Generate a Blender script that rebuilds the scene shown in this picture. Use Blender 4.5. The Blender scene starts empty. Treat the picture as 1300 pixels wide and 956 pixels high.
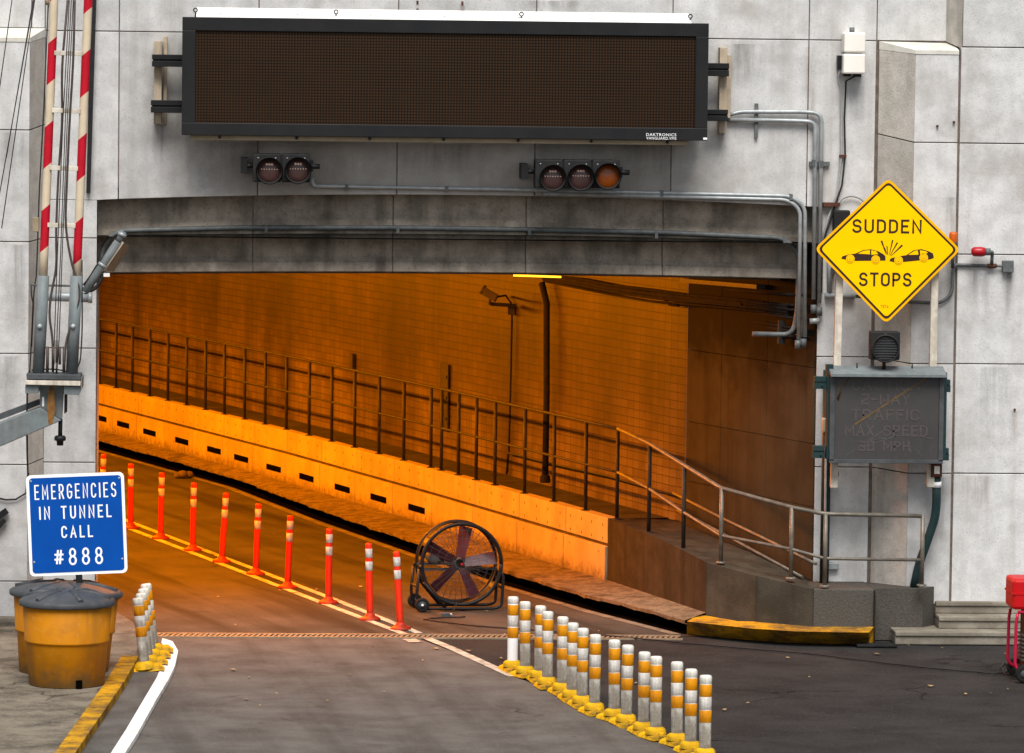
import bpy, bmesh, math, random
from mathutils import Vector, Matrix
random.seed(7)
S = bpy.context.scene
COL = S.collection
R = math.radians

# ------------------------------------------------------------ camera, sky, sun, exposure
FPX, YAW, ROLL, CAMH, DIST = 5900.0, 0.06, 0.012, 6.7, 54.4
PITCH = math.atan(398.0 / FPX)
CP = Vector((-DIST * math.tan(YAW), -DIST, CAMH))
FW = Vector((math.sin(YAW) * math.cos(PITCH), math.cos(YAW) * math.cos(PITCH), -math.sin(PITCH)))
_r0 = Vector((math.cos(YAW), -math.sin(YAW), 0)); _u0 = _r0.cross(FW)
RT = _r0 * math.cos(ROLL) + _u0 * math.sin(ROLL)
UP = _u0 * math.cos(ROLL) - _r0 * math.sin(ROLL)
cam = bpy.data.cameras.new('camera'); co = bpy.data.objects.new('camera', cam); COL.objects.link(co)
co.matrix_world = Matrix(((RT.x, UP.x, -FW.x, CP.x), (RT.y, UP.y, -FW.y, CP.y), (RT.z, UP.z, -FW.z, CP.z), (0, 0, 0, 1)))
cam.sensor_width = 36.0; cam.lens = FPX / 1300.0 * 36.0
cam.clip_start = 0.5; cam.clip_end = 2000
S.camera = co

w = bpy.data.worlds.new('World'); S.world = w; w.use_nodes = True
nt = w.node_tree; bg = nt.nodes['Background']
sky = nt.nodes.new('ShaderNodeTexSky'); sky.sky_type = 'NISHITA'; sky.sun_disc = False
SUN_EL, SUN_AZ = R(57), R(182)          # azimuth measured from +Y towards +X: front right of the wall
sky.sun_elevation = SUN_EL; sky.sun_rotation = SUN_AZ
hs = nt.nodes.new('ShaderNodeHueSaturation'); hs.inputs['Saturation'].default_value = 0.30
nt.links.new(sky.outputs['Color'], hs.inputs['Color']); nt.links.new(hs.outputs['Color'], bg.inputs['Color'])
bg.inputs['Strength'].default_value = 0.085
sl = bpy.data.lights.new('sun', 'SUN'); sl.energy = 2.9; sl.angle = R(34); sl.color = (1.0, 0.965, 0.92)
so = bpy.data.objects.new('sun', sl); COL.objects.link(so)
sd = Vector((math.sin(SUN_AZ) * math.cos(SUN_EL), math.cos(SUN_AZ) * math.cos(SUN_EL), math.sin(SUN_EL)))
so.rotation_euler = sd.to_track_quat('Z', 'Y').to_euler(); so.location = (10, -30, 40)
vs = S.view_settings; S.display_settings.display_device = 'sRGB'
vs.view_transform = 'Standard'; vs.look = 'None'; vs.exposure = 0.76; vs.gamma = 1.0; vs.use_curve_mapping = False

# ------------------------------------------------------------ pixel of the photograph -> point in the place
def ray(px, py): return FW * FPX + RT * (px - 650.0) + UP * (478.0 - py)
def wp(px, py, Y=0.0):
    r = ray(px, py); return CP + r * ((Y - CP.y) / r.y)
def gp(px, py, z=0.0):
    r = ray(px, py); return CP + r * ((z - CP.z) / r.z)
def proj(p):
    d = Vector(p) - CP; k = d.dot(FW); return 650 + FPX * d.dot(RT) / k, 478 - FPX * d.dot(UP) / k
def on_poly(px, py, poly):
    """point on the vertical sheet over a plan polyline that lies on the ray of a pixel"""
    r = ray(px, py); best = None
    for i, ((ax, ay), (bx, by)) in enumerate(zip(poly, poly[1:])):
        dx, dy = bx - ax, by - ay
        den = r.x * dy - r.y * dx
        if abs(den) < 1e-9: continue
        t = ((ax - CP.x) * dy - (ay - CP.y) * dx) / den
        q = CP + r * t
        s = ((q.x - ax) * dx + (q.y - ay) * dy) / (dx * dx + dy * dy)
        e = max(0, -s, s - 1)
        if best is None or e < best[0]: best = (e, q)
    return best[1]

# ------------------------------------------------------------ materials
MATS = {}
def nmat(name, c1, c2=None, scale=3.0, rough=0.7, metal=0.0, bump=0.0, bscale=60.0, streak=None, blotch=None,
         speck=None, tint=False, spec=None, grime=None, splash=None, cracks=False, lane=None, emit=None, coat=0.0, soot=None):
    m = bpy.data.materials.new(name); m.use_nodes = True; MATS[name] = m
    n = m.node_tree.nodes; l = m.node_tree.links; b = n['Principled BSDF']
    if spec is None: spec = 0.06 if rough >= 0.7 else (0.18 if rough >= 0.5 else 0.35)
    b.inputs['Roughness'].default_value = rough; b.inputs['Metallic'].default_value = metal
    b.inputs['Specular IOR Level'].default_value = spec
    if coat: b.inputs['Coat Weight'].default_value = coat; b.inputs['Coat Roughness'].default_value = 0.15
    tc = n.new('ShaderNodeTexCoord')
    def noise(sc, detail=6.0, vec=None, r=0.6):
        t = n.new('ShaderNodeTexNoise'); t.inputs['Scale'].default_value = sc; t.inputs['Detail'].default_value = detail
        t.inputs['Roughness'].default_value = r
        l.new(vec or tc.outputs['Object'], t.inputs['Vector']); return t.outputs['Fac']
    def ramp(f, a, z):
        t = n.new('ShaderNodeMapRange'); t.inputs['From Min'].default_value = a; t.inputs['From Max'].default_value = z
        t.interpolation_type = 'SMOOTHSTEP'
        l.new(f, t.inputs['Value']); return t.outputs['Result']
    def mix(a, c, f, mode='MIX'):
        t = n.new('ShaderNodeMix'); t.data_type = 'RGBA'; t.blend_type = mode
        if isinstance(f, float): t.inputs['Factor'].default_value = f
        else: l.new(f, t.inputs['Factor'])
        for s, v in (('A', a), ('B', c)):
            i = [q for q in t.inputs if q.name == s and q.type == 'RGBA'][0]
            if isinstance(v, tuple): i.default_value = (*v[:3], 1)
            else: l.new(v, i)
        return [q for q in t.outputs if q.type == 'RGBA'][0]
    def scalef(f, k):
        t = n.new('ShaderNodeMath'); t.operation = 'MULTIPLY'; l.new(f, t.inputs[0]); t.inputs[1].default_value = k; return t.outputs[0]
    def mapped(sx, sy, sz, src='Object'):
        t = n.new('ShaderNodeMapping'); t.inputs['Scale'].default_value = (sx, sy, sz); l.new(tc.outputs[src], t.inputs['Vector']); return t.outputs['Vector']
    c2 = c2 or tuple(v * 0.75 for v in c1)
    col = mix(c1, c2, ramp(noise(scale, 8), 0.32, 0.68))
    if blotch: col = mix(col, blotch[0], scalef(ramp(noise(blotch[2], 5, r=0.65), blotch[3] if len(blotch) > 3 else 0.5, 0.75), blotch[1]))
    if streak: col = mix(col, streak[0], scalef(ramp(noise(1.0, 7, mapped(streak[2], streak[2], streak[2] * 0.06)), 0.46, 0.72), streak[1]))
    if speck: col = mix(col, speck[0], scalef(ramp(noise(speck[2], 3), 0.55, 0.68), speck[1]))
    if soot:   # soot that hangs in a ragged-edged cloud above a height
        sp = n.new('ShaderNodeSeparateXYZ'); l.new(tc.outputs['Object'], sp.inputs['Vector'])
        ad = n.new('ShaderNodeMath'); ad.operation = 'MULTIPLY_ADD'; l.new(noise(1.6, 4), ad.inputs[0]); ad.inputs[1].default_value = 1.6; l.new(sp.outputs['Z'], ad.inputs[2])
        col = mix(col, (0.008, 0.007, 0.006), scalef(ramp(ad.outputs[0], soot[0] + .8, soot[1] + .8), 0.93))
    if splash:   # road dirt thrown up on the foot of a thing, ragged at its upper edge
        sp = n.new('ShaderNodeSeparateXYZ'); l.new(tc.outputs['Object'], sp.inputs['Vector'])
        ad = n.new('ShaderNodeMath'); ad.operation = 'MULTIPLY_ADD'; l.new(noise(9, 6), ad.inputs[0]); ad.inputs[1].default_value = -(splash[2] - splash[1]) * 1.6; l.new(sp.outputs['Z'], ad.inputs[2])
        col = mix(col, splash[0], scalef(ramp(ad.outputs[0], splash[2] - (splash[2] - splash[1]) * .8, splash[1] - (splash[2] - splash[1]) * .8), splash[3]))
    if lane:     # wheel tracks and drips drawn out along the direction of travel
        rot = n.new('ShaderNodeMapping'); rot.inputs['Rotation'].default_value = (0, 0, lane[0]); l.new(tc.outputs['Object'], rot.inputs['Vector'])
        sc2 = n.new('ShaderNodeMapping'); sc2.inputs['Scale'].default_value = (1.5, 0.10, 1); l.new(rot.outputs['Vector'], sc2.inputs['Vector'])
        col = mix(col, lane[1], scalef(ramp(noise(1.0, 5, sc2.outputs['Vector']), .44, .66), lane[2]))
    if cracks:
        mp = n.new('ShaderNodeVectorMath'); mp.operation = 'ADD'
        nv = n.new('ShaderNodeTexNoise'); nv.inputs['Scale'].default_value = 1.4; nv.inputs['Detail'].default_value = 5; l.new(tc.outputs['Object'], nv.inputs['Vector'])
        l.new(tc.outputs['Object'], mp.inputs[0]); l.new(nv.outputs['Color'], mp.inputs[1])
        vo = n.new('ShaderNodeTexVoronoi'); vo.feature = 'DISTANCE_TO_EDGE'; vo.inputs['Scale'].default_value = 0.32; l.new(mp.outputs['Vector'], vo.inputs['Vector'])
        k1 = n.new('ShaderNodeMath'); k1.operation = 'MULTIPLY'; l.new(ramp(vo.outputs['Distance'], 0.010, 0.003), k1.inputs[0]); l.new(ramp(noise(.5, 3), .52, .62), k1.inputs[1])
        col = mix(col, tuple(v * .35 for v in c2), scalef(k1.outputs[0], 0.75))
        col = mix(col, tuple(v * .45 for v in c2), scalef(ramp(noise(2.3, 2), .64, .76), 0.5))   # oil spots
    if grime:   # traffic dirt and the sign's soft shade, coloured into the stone, ragged at its edge
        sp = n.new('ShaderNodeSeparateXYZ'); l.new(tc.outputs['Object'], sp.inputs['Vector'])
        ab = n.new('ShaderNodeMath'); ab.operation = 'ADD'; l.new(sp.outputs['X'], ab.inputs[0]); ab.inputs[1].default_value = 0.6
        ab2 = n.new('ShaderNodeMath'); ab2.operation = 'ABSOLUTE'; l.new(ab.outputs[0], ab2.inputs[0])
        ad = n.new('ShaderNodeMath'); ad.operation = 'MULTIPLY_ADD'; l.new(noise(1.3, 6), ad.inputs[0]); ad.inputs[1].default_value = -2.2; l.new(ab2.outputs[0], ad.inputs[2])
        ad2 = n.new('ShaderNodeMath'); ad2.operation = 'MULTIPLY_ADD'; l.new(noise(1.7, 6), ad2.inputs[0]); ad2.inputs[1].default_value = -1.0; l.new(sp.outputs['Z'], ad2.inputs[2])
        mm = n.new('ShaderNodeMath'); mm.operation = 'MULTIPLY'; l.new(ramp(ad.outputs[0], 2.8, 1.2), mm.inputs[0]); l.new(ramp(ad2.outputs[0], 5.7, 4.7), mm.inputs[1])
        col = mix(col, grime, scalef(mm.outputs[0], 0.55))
    if tint:
        a = n.new('ShaderNodeAttribute'); a.attribute_name = 'tint'
        col = mix(col, a.outputs['Color'], 1.0, 'MULTIPLY')
    l.new(col, b.inputs['Base Color'])
    if bump:
        bp = n.new('ShaderNodeBump'); bp.inputs['Strength'].default_value = bump; bp.inputs['Distance'].default_value = 0.02
        l.new(noise(bscale, 6), bp.inputs['Height']); l.new(bp.outputs['Normal'], b.inputs['Normal'])
    if emit:
        b.inputs['Emission Color'].default_value = (*emit[0], 1); b.inputs['Emission Strength'].default_value = emit[1]
    m['h'] = 1
    m_h = (m, n, l, b, tc, noise, ramp, mix, scalef, mapped, col)
    return m_h

def M(*a, **k): return nmat(*a, **k)[0]
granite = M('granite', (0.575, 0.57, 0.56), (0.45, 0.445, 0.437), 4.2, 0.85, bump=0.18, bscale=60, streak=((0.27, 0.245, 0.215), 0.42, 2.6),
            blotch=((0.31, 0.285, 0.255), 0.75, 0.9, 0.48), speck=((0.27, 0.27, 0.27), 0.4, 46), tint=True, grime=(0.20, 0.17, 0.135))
granite_warm = M('granite_warm', (0.52, 0.485, 0.435), (0.41, 0.38, 0.335), 6.0, 0.85, bump=0.3, bscale=45, streak=((0.2, 0.17, 0.14), 0.5, 4.0),
                 speck=((0.2, 0.19, 0.17), 0.4, 42), tint=True)
cap_stone = M('cap_stone', (0.60, 0.58, 0.52), (0.5, 0.48, 0.42), 6, 0.85, bump=0.2)
soot_stone = M('soot_stone', (0.40, 0.345, 0.28), (0.20, 0.17, 0.135), 3.0, 0.9, bump=0.4, bscale=35, streak=((0.07, 0.06, 0.05), 0.55, 3.5),
               blotch=((0.32, 0.29, 0.25), 0.7, 1.3, 0.5), speck=((0.06, 0.06, 0.06), 0.4, 40), tint=True)
joint_dark = M('joint_dark', (0.17, 0.135, 0.11), (0.10, 0.08, 0.068), 8, 0.95)
asphalt = M('asphalt', (0.034, 0.0325, 0.0318), (0.022, 0.0212, 0.0207), 1.3, 0.85, bump=0.5, bscale=120, blotch=((0.045, 0.042, 0.040), 0.6, 0.8, 0.5),
            speck=((0.07, 0.067, 0.065), 0.5, 34), cracks=True)
apron_conc = M('apron_concrete', (0.122, 0.114, 0.104), (0.083, 0.077, 0.070), 1.7, 0.85, bump=0.4, bscale=90, streak=None,
               blotch=((0.045, 0.040, 0.036), 0.7, 0.9, 0.48), speck=((0.16, 0.15, 0.135), 0.55, 32), cracks=True, lane=(-.10, (0.05, 0.046, 0.042), .55))
tunnel_asphalt = M('tunnel_asphalt', (0.075, 0.066, 0.056), (0.05, 0.044, 0.037), 0.9, 0.75, bump=0.4, bscale=100, blotch=((0.033, 0.029, 0.024), 0.7, 0.5, 0.48),
                   speck=((0.12, 0.108, 0.092), 0.45, 30), cracks=True, lane=(-.30, (0.022, 0.018, 0.014), .8))
walk_conc = M('walk_concrete', (0.20, 0.17, 0.13), (0.11, 0.092, 0.07), 3.2, 0.9, bump=0.7, bscale=40, blotch=((0.06, 0.05, 0.04), 0.8, 1.5, 0.48), speck=((0.30, 0.27, 0.22), 0.4, 22), cracks=True)
ramp_conc = M('ramp_concrete', (0.064, 0.056, 0.042), (0.040, 0.035, 0.026), 2.6, 0.85, bump=0.4, bscale=50, streak=((0.028, 0.022, 0.017), 0.7, 4.0),
              blotch=((0.10, 0.082, 0.062), 0.4, 2.2, 0.52), tint=True)
block_gran = M('block_granite', (0.10, 0.092, 0.080), (0.062, 0.056, 0.048), 55.0, 0.85, bump=0.6, bscale=60, streak=((0.08, 0.065, 0.05), 0.5, 4.0), tint=True)
step_conc = M('step_concrete', (0.26, 0.235, 0.19), (0.16, 0.14, 0.11), 3.0, 0.9, bump=0.4, bscale=50, blotch=((0.14, 0.11, 0.08), 0.6, 2.5, 0.5))
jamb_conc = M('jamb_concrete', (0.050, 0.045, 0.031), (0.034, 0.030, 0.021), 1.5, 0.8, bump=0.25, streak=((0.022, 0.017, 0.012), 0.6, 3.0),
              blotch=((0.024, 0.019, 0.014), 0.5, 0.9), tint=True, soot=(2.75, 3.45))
panel_tile = M('panel_tile', (0.46, 0.37, 0.235), (0.36, 0.285, 0.18), 2.0, 0.5, bump=0.06, bscale=20, streak=((0.30, 0.23, 0.15), 0.55, 3.5), tint=True, splash=((0.10, 0.07, 0.045), .16, .42, .8))
ledge_dirty = M('ledge_dirty', (0.09, 0.07, 0.05), (0.05, 0.04, 0.03), 4, 0.9, bump=0.4)
kerb_old = M('kerb_old', (0.20, 0.155, 0.10), (0.10, 0.077, 0.052), 7.0, 0.9, bump=0.6, bscale=50, blotch=((0.035, 0.028, 0.02), 0.8, 3.0, 0.5), speck=((0.04, 0.032, 0.024), 0.6, 26))
kerb_yellow = M('kerb_yellow', (0.55, 0.28, 0.012), (0.30, 0.15, 0.015), 3, 0.75, bump=0.9, bscale=18, blotch=((0.06, 0.048, 0.036), 1.0, 3.0, 0.42), streak=((0.16, 0.10, 0.03), 0.7, 9))
void_black = M('void_black', (0.003, 0.003, 0.003), (0.002, 0.002, 0.002), 4, 0.95, spec=0.0)
black_metal = M('black_metal', (0.008, 0.0085, 0.0095), (0.012, 0.012, 0.013), 3, 0.5, bump=0.03, spec=0.22)
black_rough = M('black_rough', (0.010, 0.010, 0.011), (0.016, 0.0155, 0.015), 9, 0.7, bump=0.05, spec=0.25)
green_metal = M('green_metal', (0.012, 0.030, 0.032), (0.018, 0.038, 0.04), 5, 0.5, bump=0.04)
grey_paint = M('grey_paint', (0.165, 0.19, 0.195), (0.12, 0.138, 0.142), 6, 0.5, bump=0.05, streak=((0.10, 0.09, 0.08), 0.4, 10))
dark_grey = M('dark_grey', (0.07, 0.075, 0.08), (0.045, 0.05, 0.052), 7, 0.6, bump=0.08)
galv = M('galvanised', (0.36, 0.385, 0.39), (0.26, 0.28, 0.285), 10, 0.42, metal=0.25, bump=0.04)
galv_dark = M('galvanised_dark', (0.13, 0.14, 0.14), (0.085, 0.092, 0.092), 10, 0.55, metal=0.15, bump=0.05)
rail_metal = M('rail_metal', (0.17, 0.15, 0.12), (0.105, 0.093, 0.076), 8, 0.45, metal=0.25, bump=0.05)
post_metal = M('post_metal', (0.034, 0.029, 0.024), (0.02, 0.017, 0.015), 8, 0.55, metal=0.0, bump=0.06)
white_paint = M('white_paint', (0.82, 0.80, 0.76), (0.74, 0.72, 0.67), 7, 0.5, bump=0.03)
wood_post = M('weathered_white', (0.62, 0.57, 0.48), (0.45, 0.40, 0.33), 9, 0.8, bump=0.2, streak=((0.25, 0.2, 0.15), 0.6, 14))
tan_wood = M('tan_timber', (0.47, 0.38, 0.28), (0.36, 0.29, 0.21), 8, 0.8, bump=0.2, streak=((0.2, 0.15, 0.1), 0.5, 16))
tan_paint = M('tan_paint', (0.30, 0.24, 0.16), (0.24, 0.19, 0.125), 6, 0.7, bump=0.06)
sign_yellow = M('sign_yellow', (0.94, 0.55, 0.0), (0.89, 0.52, 0.0), 2, 0.5, spec=0.04)
sign_edge = M('sign_edge_orange', (0.92, 0.44, 0.001), (0.86, 0.40, 0.001), 2, 0.5, spec=0.04)
sign_black = M('sign_black', (0.035, 0.016, 0.010), (0.03, 0.013, 0.01), 5, 0.6, spec=0.2)
sign_rust = M('sign_rust', (0.7, 0.3, 0.01), (0.6, 0.25, 0.01), 5, 0.6)
sign_blue = M('sign_blue', (0.001, 0.066, 0.335), (0.001, 0.058, 0.30), 3, 0.4, spec=0.12)
sign_white = M('sign_white', (0.86, 0.86, 0.86), (0.82, 0.82, 0.82), 3, 0.5)
brown_lens = M('smoked_lens', (0.075, 0.032, 0.028), (0.055, 0.028, 0.025), 4, 0.3, bump=0.35, bscale=70, coat=0.25)
orange_lens = M('orange_lens', (0.27, 0.06, 0.002), (0.20, 0.042, 0.002), 4, 0.3, bump=0.3, bscale=60, coat=0.15)
lens_glint = M('painted_glint', (0.9, 0.66, 0.54), (0.8, 0.5, 0.4), 6, 0.3)  # pale colour standing in for highlights on the signal lenses
barrel_orange = M('barrel_orange', (0.45, 0.165, 0.002), (0.36, 0.125, 0.002), 1.6, 0.6, bump=0.15, bscale=14, blotch=((0.26, 0.10, 0.012), 0.5, 3.0),
                  streak=((0.20, 0.085, 0.015), 0.6, 6), speck=((0.5, 0.27, 0.08), 0.15, 14), splash=((0.13, 0.08, 0.03), .0, .30, .8), spec=0.12)
lid_black = M('lid_black', (0.055, 0.060, 0.066), (0.04, 0.043, 0.047), 5, 0.5, bump=0.1, bscale=20, blotch=((0.13, 0.125, 0.12), 0.45, 6))
red_orange = M('red_orange_plastic', (0.85, 0.032, 0.006), (0.72, 0.026, 0.006), 6, 0.5, bump=0.05, streak=((0.22, 0.02, 0.01), 0.5, 22), splash=((0.12, 0.02, 0.01), .0, .28, .8))
band_white = M('reflective_band', (0.66, 0.63, 0.58), (0.42, 0.39, 0.35), 18, 0.5, streak=((0.16, 0.125, 0.09), 0.75, 26))
post_white = M('post_white', (0.66, 0.64, 0.57), (0.46, 0.43, 0.37), 9, 0.6, bump=0.15, streak=((0.17, 0.14, 0.105), 0.75, 14), tint=True, splash=((0.15, 0.125, 0.095), .05, .5, .85))
post_bright = M('post_bright_white', (0.84, 0.83, 0.82), (0.8, 0.79, 0.77), 9, 0.5)
band_amber = M('amber_band', (0.66, 0.26, 0.002), (0.5, 0.18, 0.002), 14, 0.5, streak=((0.24, 0.09, 0.01), 0.55, 22))
base_yellow = M('yellow_rubber', (0.70, 0.39, 0.004), (0.48, 0.26, 0.004), 8, 0.65, bump=0.3, blotch=((0.09, 0.06, 0.02), 0.85, 7, .48))
line_white = M('road_paint', (0.52, 0.47, 0.38), (0.34, 0.30, 0.24), 7, 0.75, bump=0.3, blotch=((0.06, 0.055, 0.05), 0.95, 5, 0.46))
kerb_white = M('kerb_white', (0.82, 0.80, 0.77), (0.7, 0.68, 0.64), 5, 0.75, bump=0.3, blotch=((0.28, 0.25, 0.21), 0.75, 4, 0.5))
iron_grate = M('iron_grate', (0.30, 0.23, 0.15), (0.2, 0.15, 0.1), 12, 0.6, metal=0.3, bump=0.2)
rubber = M('rubber', (0.012, 0.012, 0.012), (0.02, 0.02, 0.02), 8, 0.8)
blade_red = M('fan_blade', (0.09, 0.022, 0.030), (0.07, 0.018, 0.024), 6, 0.4)
fan_motor = M('motor_grey', (0.11, 0.10, 0.095), (0.08, 0.075, 0.07), 7, 0.5)
red_paint = M('red_paint', (0.50, 0.005, 0.008), (0.42, 0.005, 0.007), 4, 0.4, spec=0.2)
crimson = M('crimson_tube', (0.42, 0.008, 0.04), (0.36, 0.007, 0.035), 4, 0.35)
red_lens = M('red_lens', (0.36, 0.006, 0.012), (0.28, 0.005, 0.01), 4, 0.3)
amber_lens = M('amber_lens', (0.55, 0.10, 0.002), (0.42, 0.07, 0.002), 4, 0.4)
box_white = M('cream_box', (0.80, 0.76, 0.70), (0.74, 0.70, 0.63), 3, 0.4)
box_beige = M('beige_box', (0.42, 0.38, 0.30), (0.34, 0.31, 0.25), 5, 0.6)
cable_black = M('cable_black', (0.018, 0.017, 0.018), (0.028, 0.025, 0.025), 12, 0.6)
cable_grey = M('cable_grey', (0.34, 0.34, 0.33), (0.28, 0.28, 0.27), 12, 0.6)
cable_brown = M('cable_brown', (0.075, 0.055, 0.048), (0.05, 0.04, 0.036), 12, 0.6)
rust = M('rust', (0.11, 0.045, 0.03), (0.06, 0.028, 0.02), 14, 0.9, bump=0.3)
rust_run = M('rust_run', (0.24, 0.115, 0.03), (0.13, 0.07, 0.03), 16, 0.8)
soot_cable = M('sooty_cable', (0.02, 0.018, 0.015), (0.012, 0.011, 0.01), 9, 0.9, bump=0.3)
sack = M('dusty_sack', (0.12, 0.09, 0.06), (0.08, 0.06, 0.04), 9, 0.9, bump=0.5)
leaf_dry = M('dry_leaf', (0.35, 0.26, 0.14), (0.25, 0.17, 0.08), 9, 0.8)
sodium_glow = M('sodium_glow', (1, 0.6, 0.2), (1, 0.6, 0.2), 3, 0.5, emit=((1.0, 0.50, 0.02), 1.6))
lamp_box = M('lamp_housing', (0.07, 0.058, 0.045), (0.05, 0.042, 0.033), 6, 0.5)
haze_face = M('scratched_screen', (0.05, 0.047, 0.046), (0.04, 0.037, 0.036), 2.2, 0.4, bump=0.05, blotch=((0.075, 0.072, 0.07), 0.35, 2.5, 0.52))
haze_text = M('unlit_segments', (0.085, 0.07, 0.066), (0.065, 0.056, 0.054), 20, 0.5)
dirty_tape = M('faded_tape', (0.13, 0.08, 0.03), (0.08, 0.055, 0.03), 15, 0.6)
pale_crease = M('pale_crease', (0.11, 0.10, 0.095), (0.07, 0.065, 0.062), 15, 0.5)

def tile_material():
    m, n, l, b, tc, noise, ramp, mix, scalef, mapped, col = nmat('wall_tile', (0.205, 0.145, 0.082), (0.13, 0.09, 0.05), 1.2, 0.5, bump=0.0)
    uv = n.new('ShaderNodeUVMap'); uv.uv_map = 'UVMap'
    bk = n.new('ShaderNodeTexBrick'); bk.offset = 0.0; bk.squash = 1.0
    bk.inputs['Scale'].default_value = 1.0; bk.inputs['Brick Width'].default_value = 0.215; bk.inputs['Row Height'].default_value = 0.108
    bk.inputs['Mortar Size'].default_value = 0.0065; bk.inputs['Mortar Smooth'].default_value = 0.3; bk.inputs['Bias'].default_value = 0.0
    bk.inputs['Color1'].default_value = (1.0, 1.0, 1.0, 1); bk.inputs['Color2'].default_value = (0.74, 0.71, 0.66, 1); bk.inputs['Mortar'].default_value = (0.22, 0.19, 0.15, 1)
    l.new(uv.outputs['UV'], bk.inputs['Vector'])
    c = mix(col, bk.outputs['Color'], 1.0, 'MULTIPLY')
    # soot that thickens in broad vertical runs, and more of it high on the wall
    mp = n.new('ShaderNodeMapping'); mp.inputs['Scale'].default_value = (0.55, 0.10, 1); l.new(uv.outputs['UV'], mp.inputs['Vector'])
    f1 = ramp(noise(1.0, 5, mp.outputs['Vector']), 0.34, 0.68)
    sep = n.new('ShaderNodeSeparateXYZ'); l.new(uv.outputs['UV'], sep.inputs['Vector'])
    f2 = ramp(sep.outputs['Y'], 0.9, 3.0)
    f3 = scalef(f2, 0.86)
    c = mix(c, (0.30, 0.26, 0.22), scalef(f1, 0.9), 'MULTIPLY')
    c = mix(c, (0.20, 0.17, 0.14), f3, 'MULTIPLY')
    mp2 = n.new('ShaderNodeMapping'); mp2.inputs['Scale'].default_value = (3.0, 0.2, 1); l.new(uv.outputs['UV'], mp2.inputs['Vector'])
    c = mix(c, (0.04, 0.03, 0.02), scalef(ramp(noise(1.0, 6, mp2.outputs['Vector']), 0.5, 0.75), 0.4))
    l.new(c, b.inputs['Base Color'])
    bp = n.new('ShaderNodeBump'); bp.inputs['Strength'].default_value = 0.5; bp.inputs['Distance'].default_value = 0.004
    inv = n.new('ShaderNodeMath'); inv.operation = 'SUBTRACT'; inv.inputs[0].default_value = 1.0; l.new(bk.outputs['Fac'], inv.inputs[1])
    l.new(inv.outputs[0], bp.inputs['Height']); l.new(bp.outputs['Normal'], b.inputs['Normal'])
    return m
wall_tile = tile_material()

def dot_material():
    m, n, l, b, tc, noise, ramp, mix, scalef, mapped, col = nmat('pixel_face', (0.007, 0.0048, 0.0032), (0.010, 0.0065, 0.004), 2.0, 0.6, spec=0.08)
    sep = n.new('ShaderNodeSeparateXYZ'); l.new(tc.outputs['Object'], sep.inputs['Vector'])
    def tri(o, pitch):
        a = n.new('ShaderNodeMath'); a.operation = 'PINGPONG'; l.new(o, a.inputs[0]); a.inputs[1].default_value = pitch / 2
        return ramp(a.outputs[0], pitch * 0.08, pitch * 0.34)
    fx = tri(sep.outputs['X'], 0.0335); fz = tri(sep.outputs['Z'], 0.0335)
    k = n.new('ShaderNodeMath'); k.operation = 'MULTIPLY'; l.new(fx, k.inputs[0]); l.new(fz, k.inputs[1])
    c = mix(col, (0.075, 0.034, 0.013), scalef(k.outputs[0], 0.55))
    # module seams
    l.new(c, b.inputs['Base Color']); return m
pixel_face = dot_material()

def stripe_material(name, phase, sx):
    m, n, l, b, tc, noise, ramp, mix, scalef, mapped, col = nmat(name, (0.60, 0.50, 0.36), (0.52, 0.43, 0.31), 5, 0.5)
    sep = n.new('ShaderNodeSeparateXYZ'); l.new(tc.outputs['Object'], sep.inputs['Vector'])
    a = n.new('ShaderNodeMath'); a.operation = 'MULTIPLY_ADD'; l.new(sep.outputs['X'], a.inputs[0]); a.inputs[1].default_value = sx
    l.new(sep.outputs['Z'], a.inputs[2])
    d = n.new('ShaderNodeMath'); d.operation = 'ADD'; l.new(a.outputs[0], d.inputs[0]); d.inputs[1].default_value = phase
    q = n.new('ShaderNodeMath'); q.operation = 'DIVIDE'; l.new(d.outputs[0], q.inputs[0]); q.inputs[1].default_value = 0.90
    fr = n.new('ShaderNodeMath'); fr.operation = 'FRACT'; l.new(q.outputs[0], fr.inputs[0])
    g = n.new('ShaderNodeMath'); g.operation = 'GREATER_THAN'; l.new(fr.outputs[0], g.inputs[0]); g.inputs[1].default_value = 0.5
    c = mix(col, mix((0.46, 0.006, 0.02), (0.38, 0.006, 0.016), ramp(noise(8), 0.3, 0.7)), g.outputs[0])
    l.new(c, b.inputs['Base Color']); return m

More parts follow.
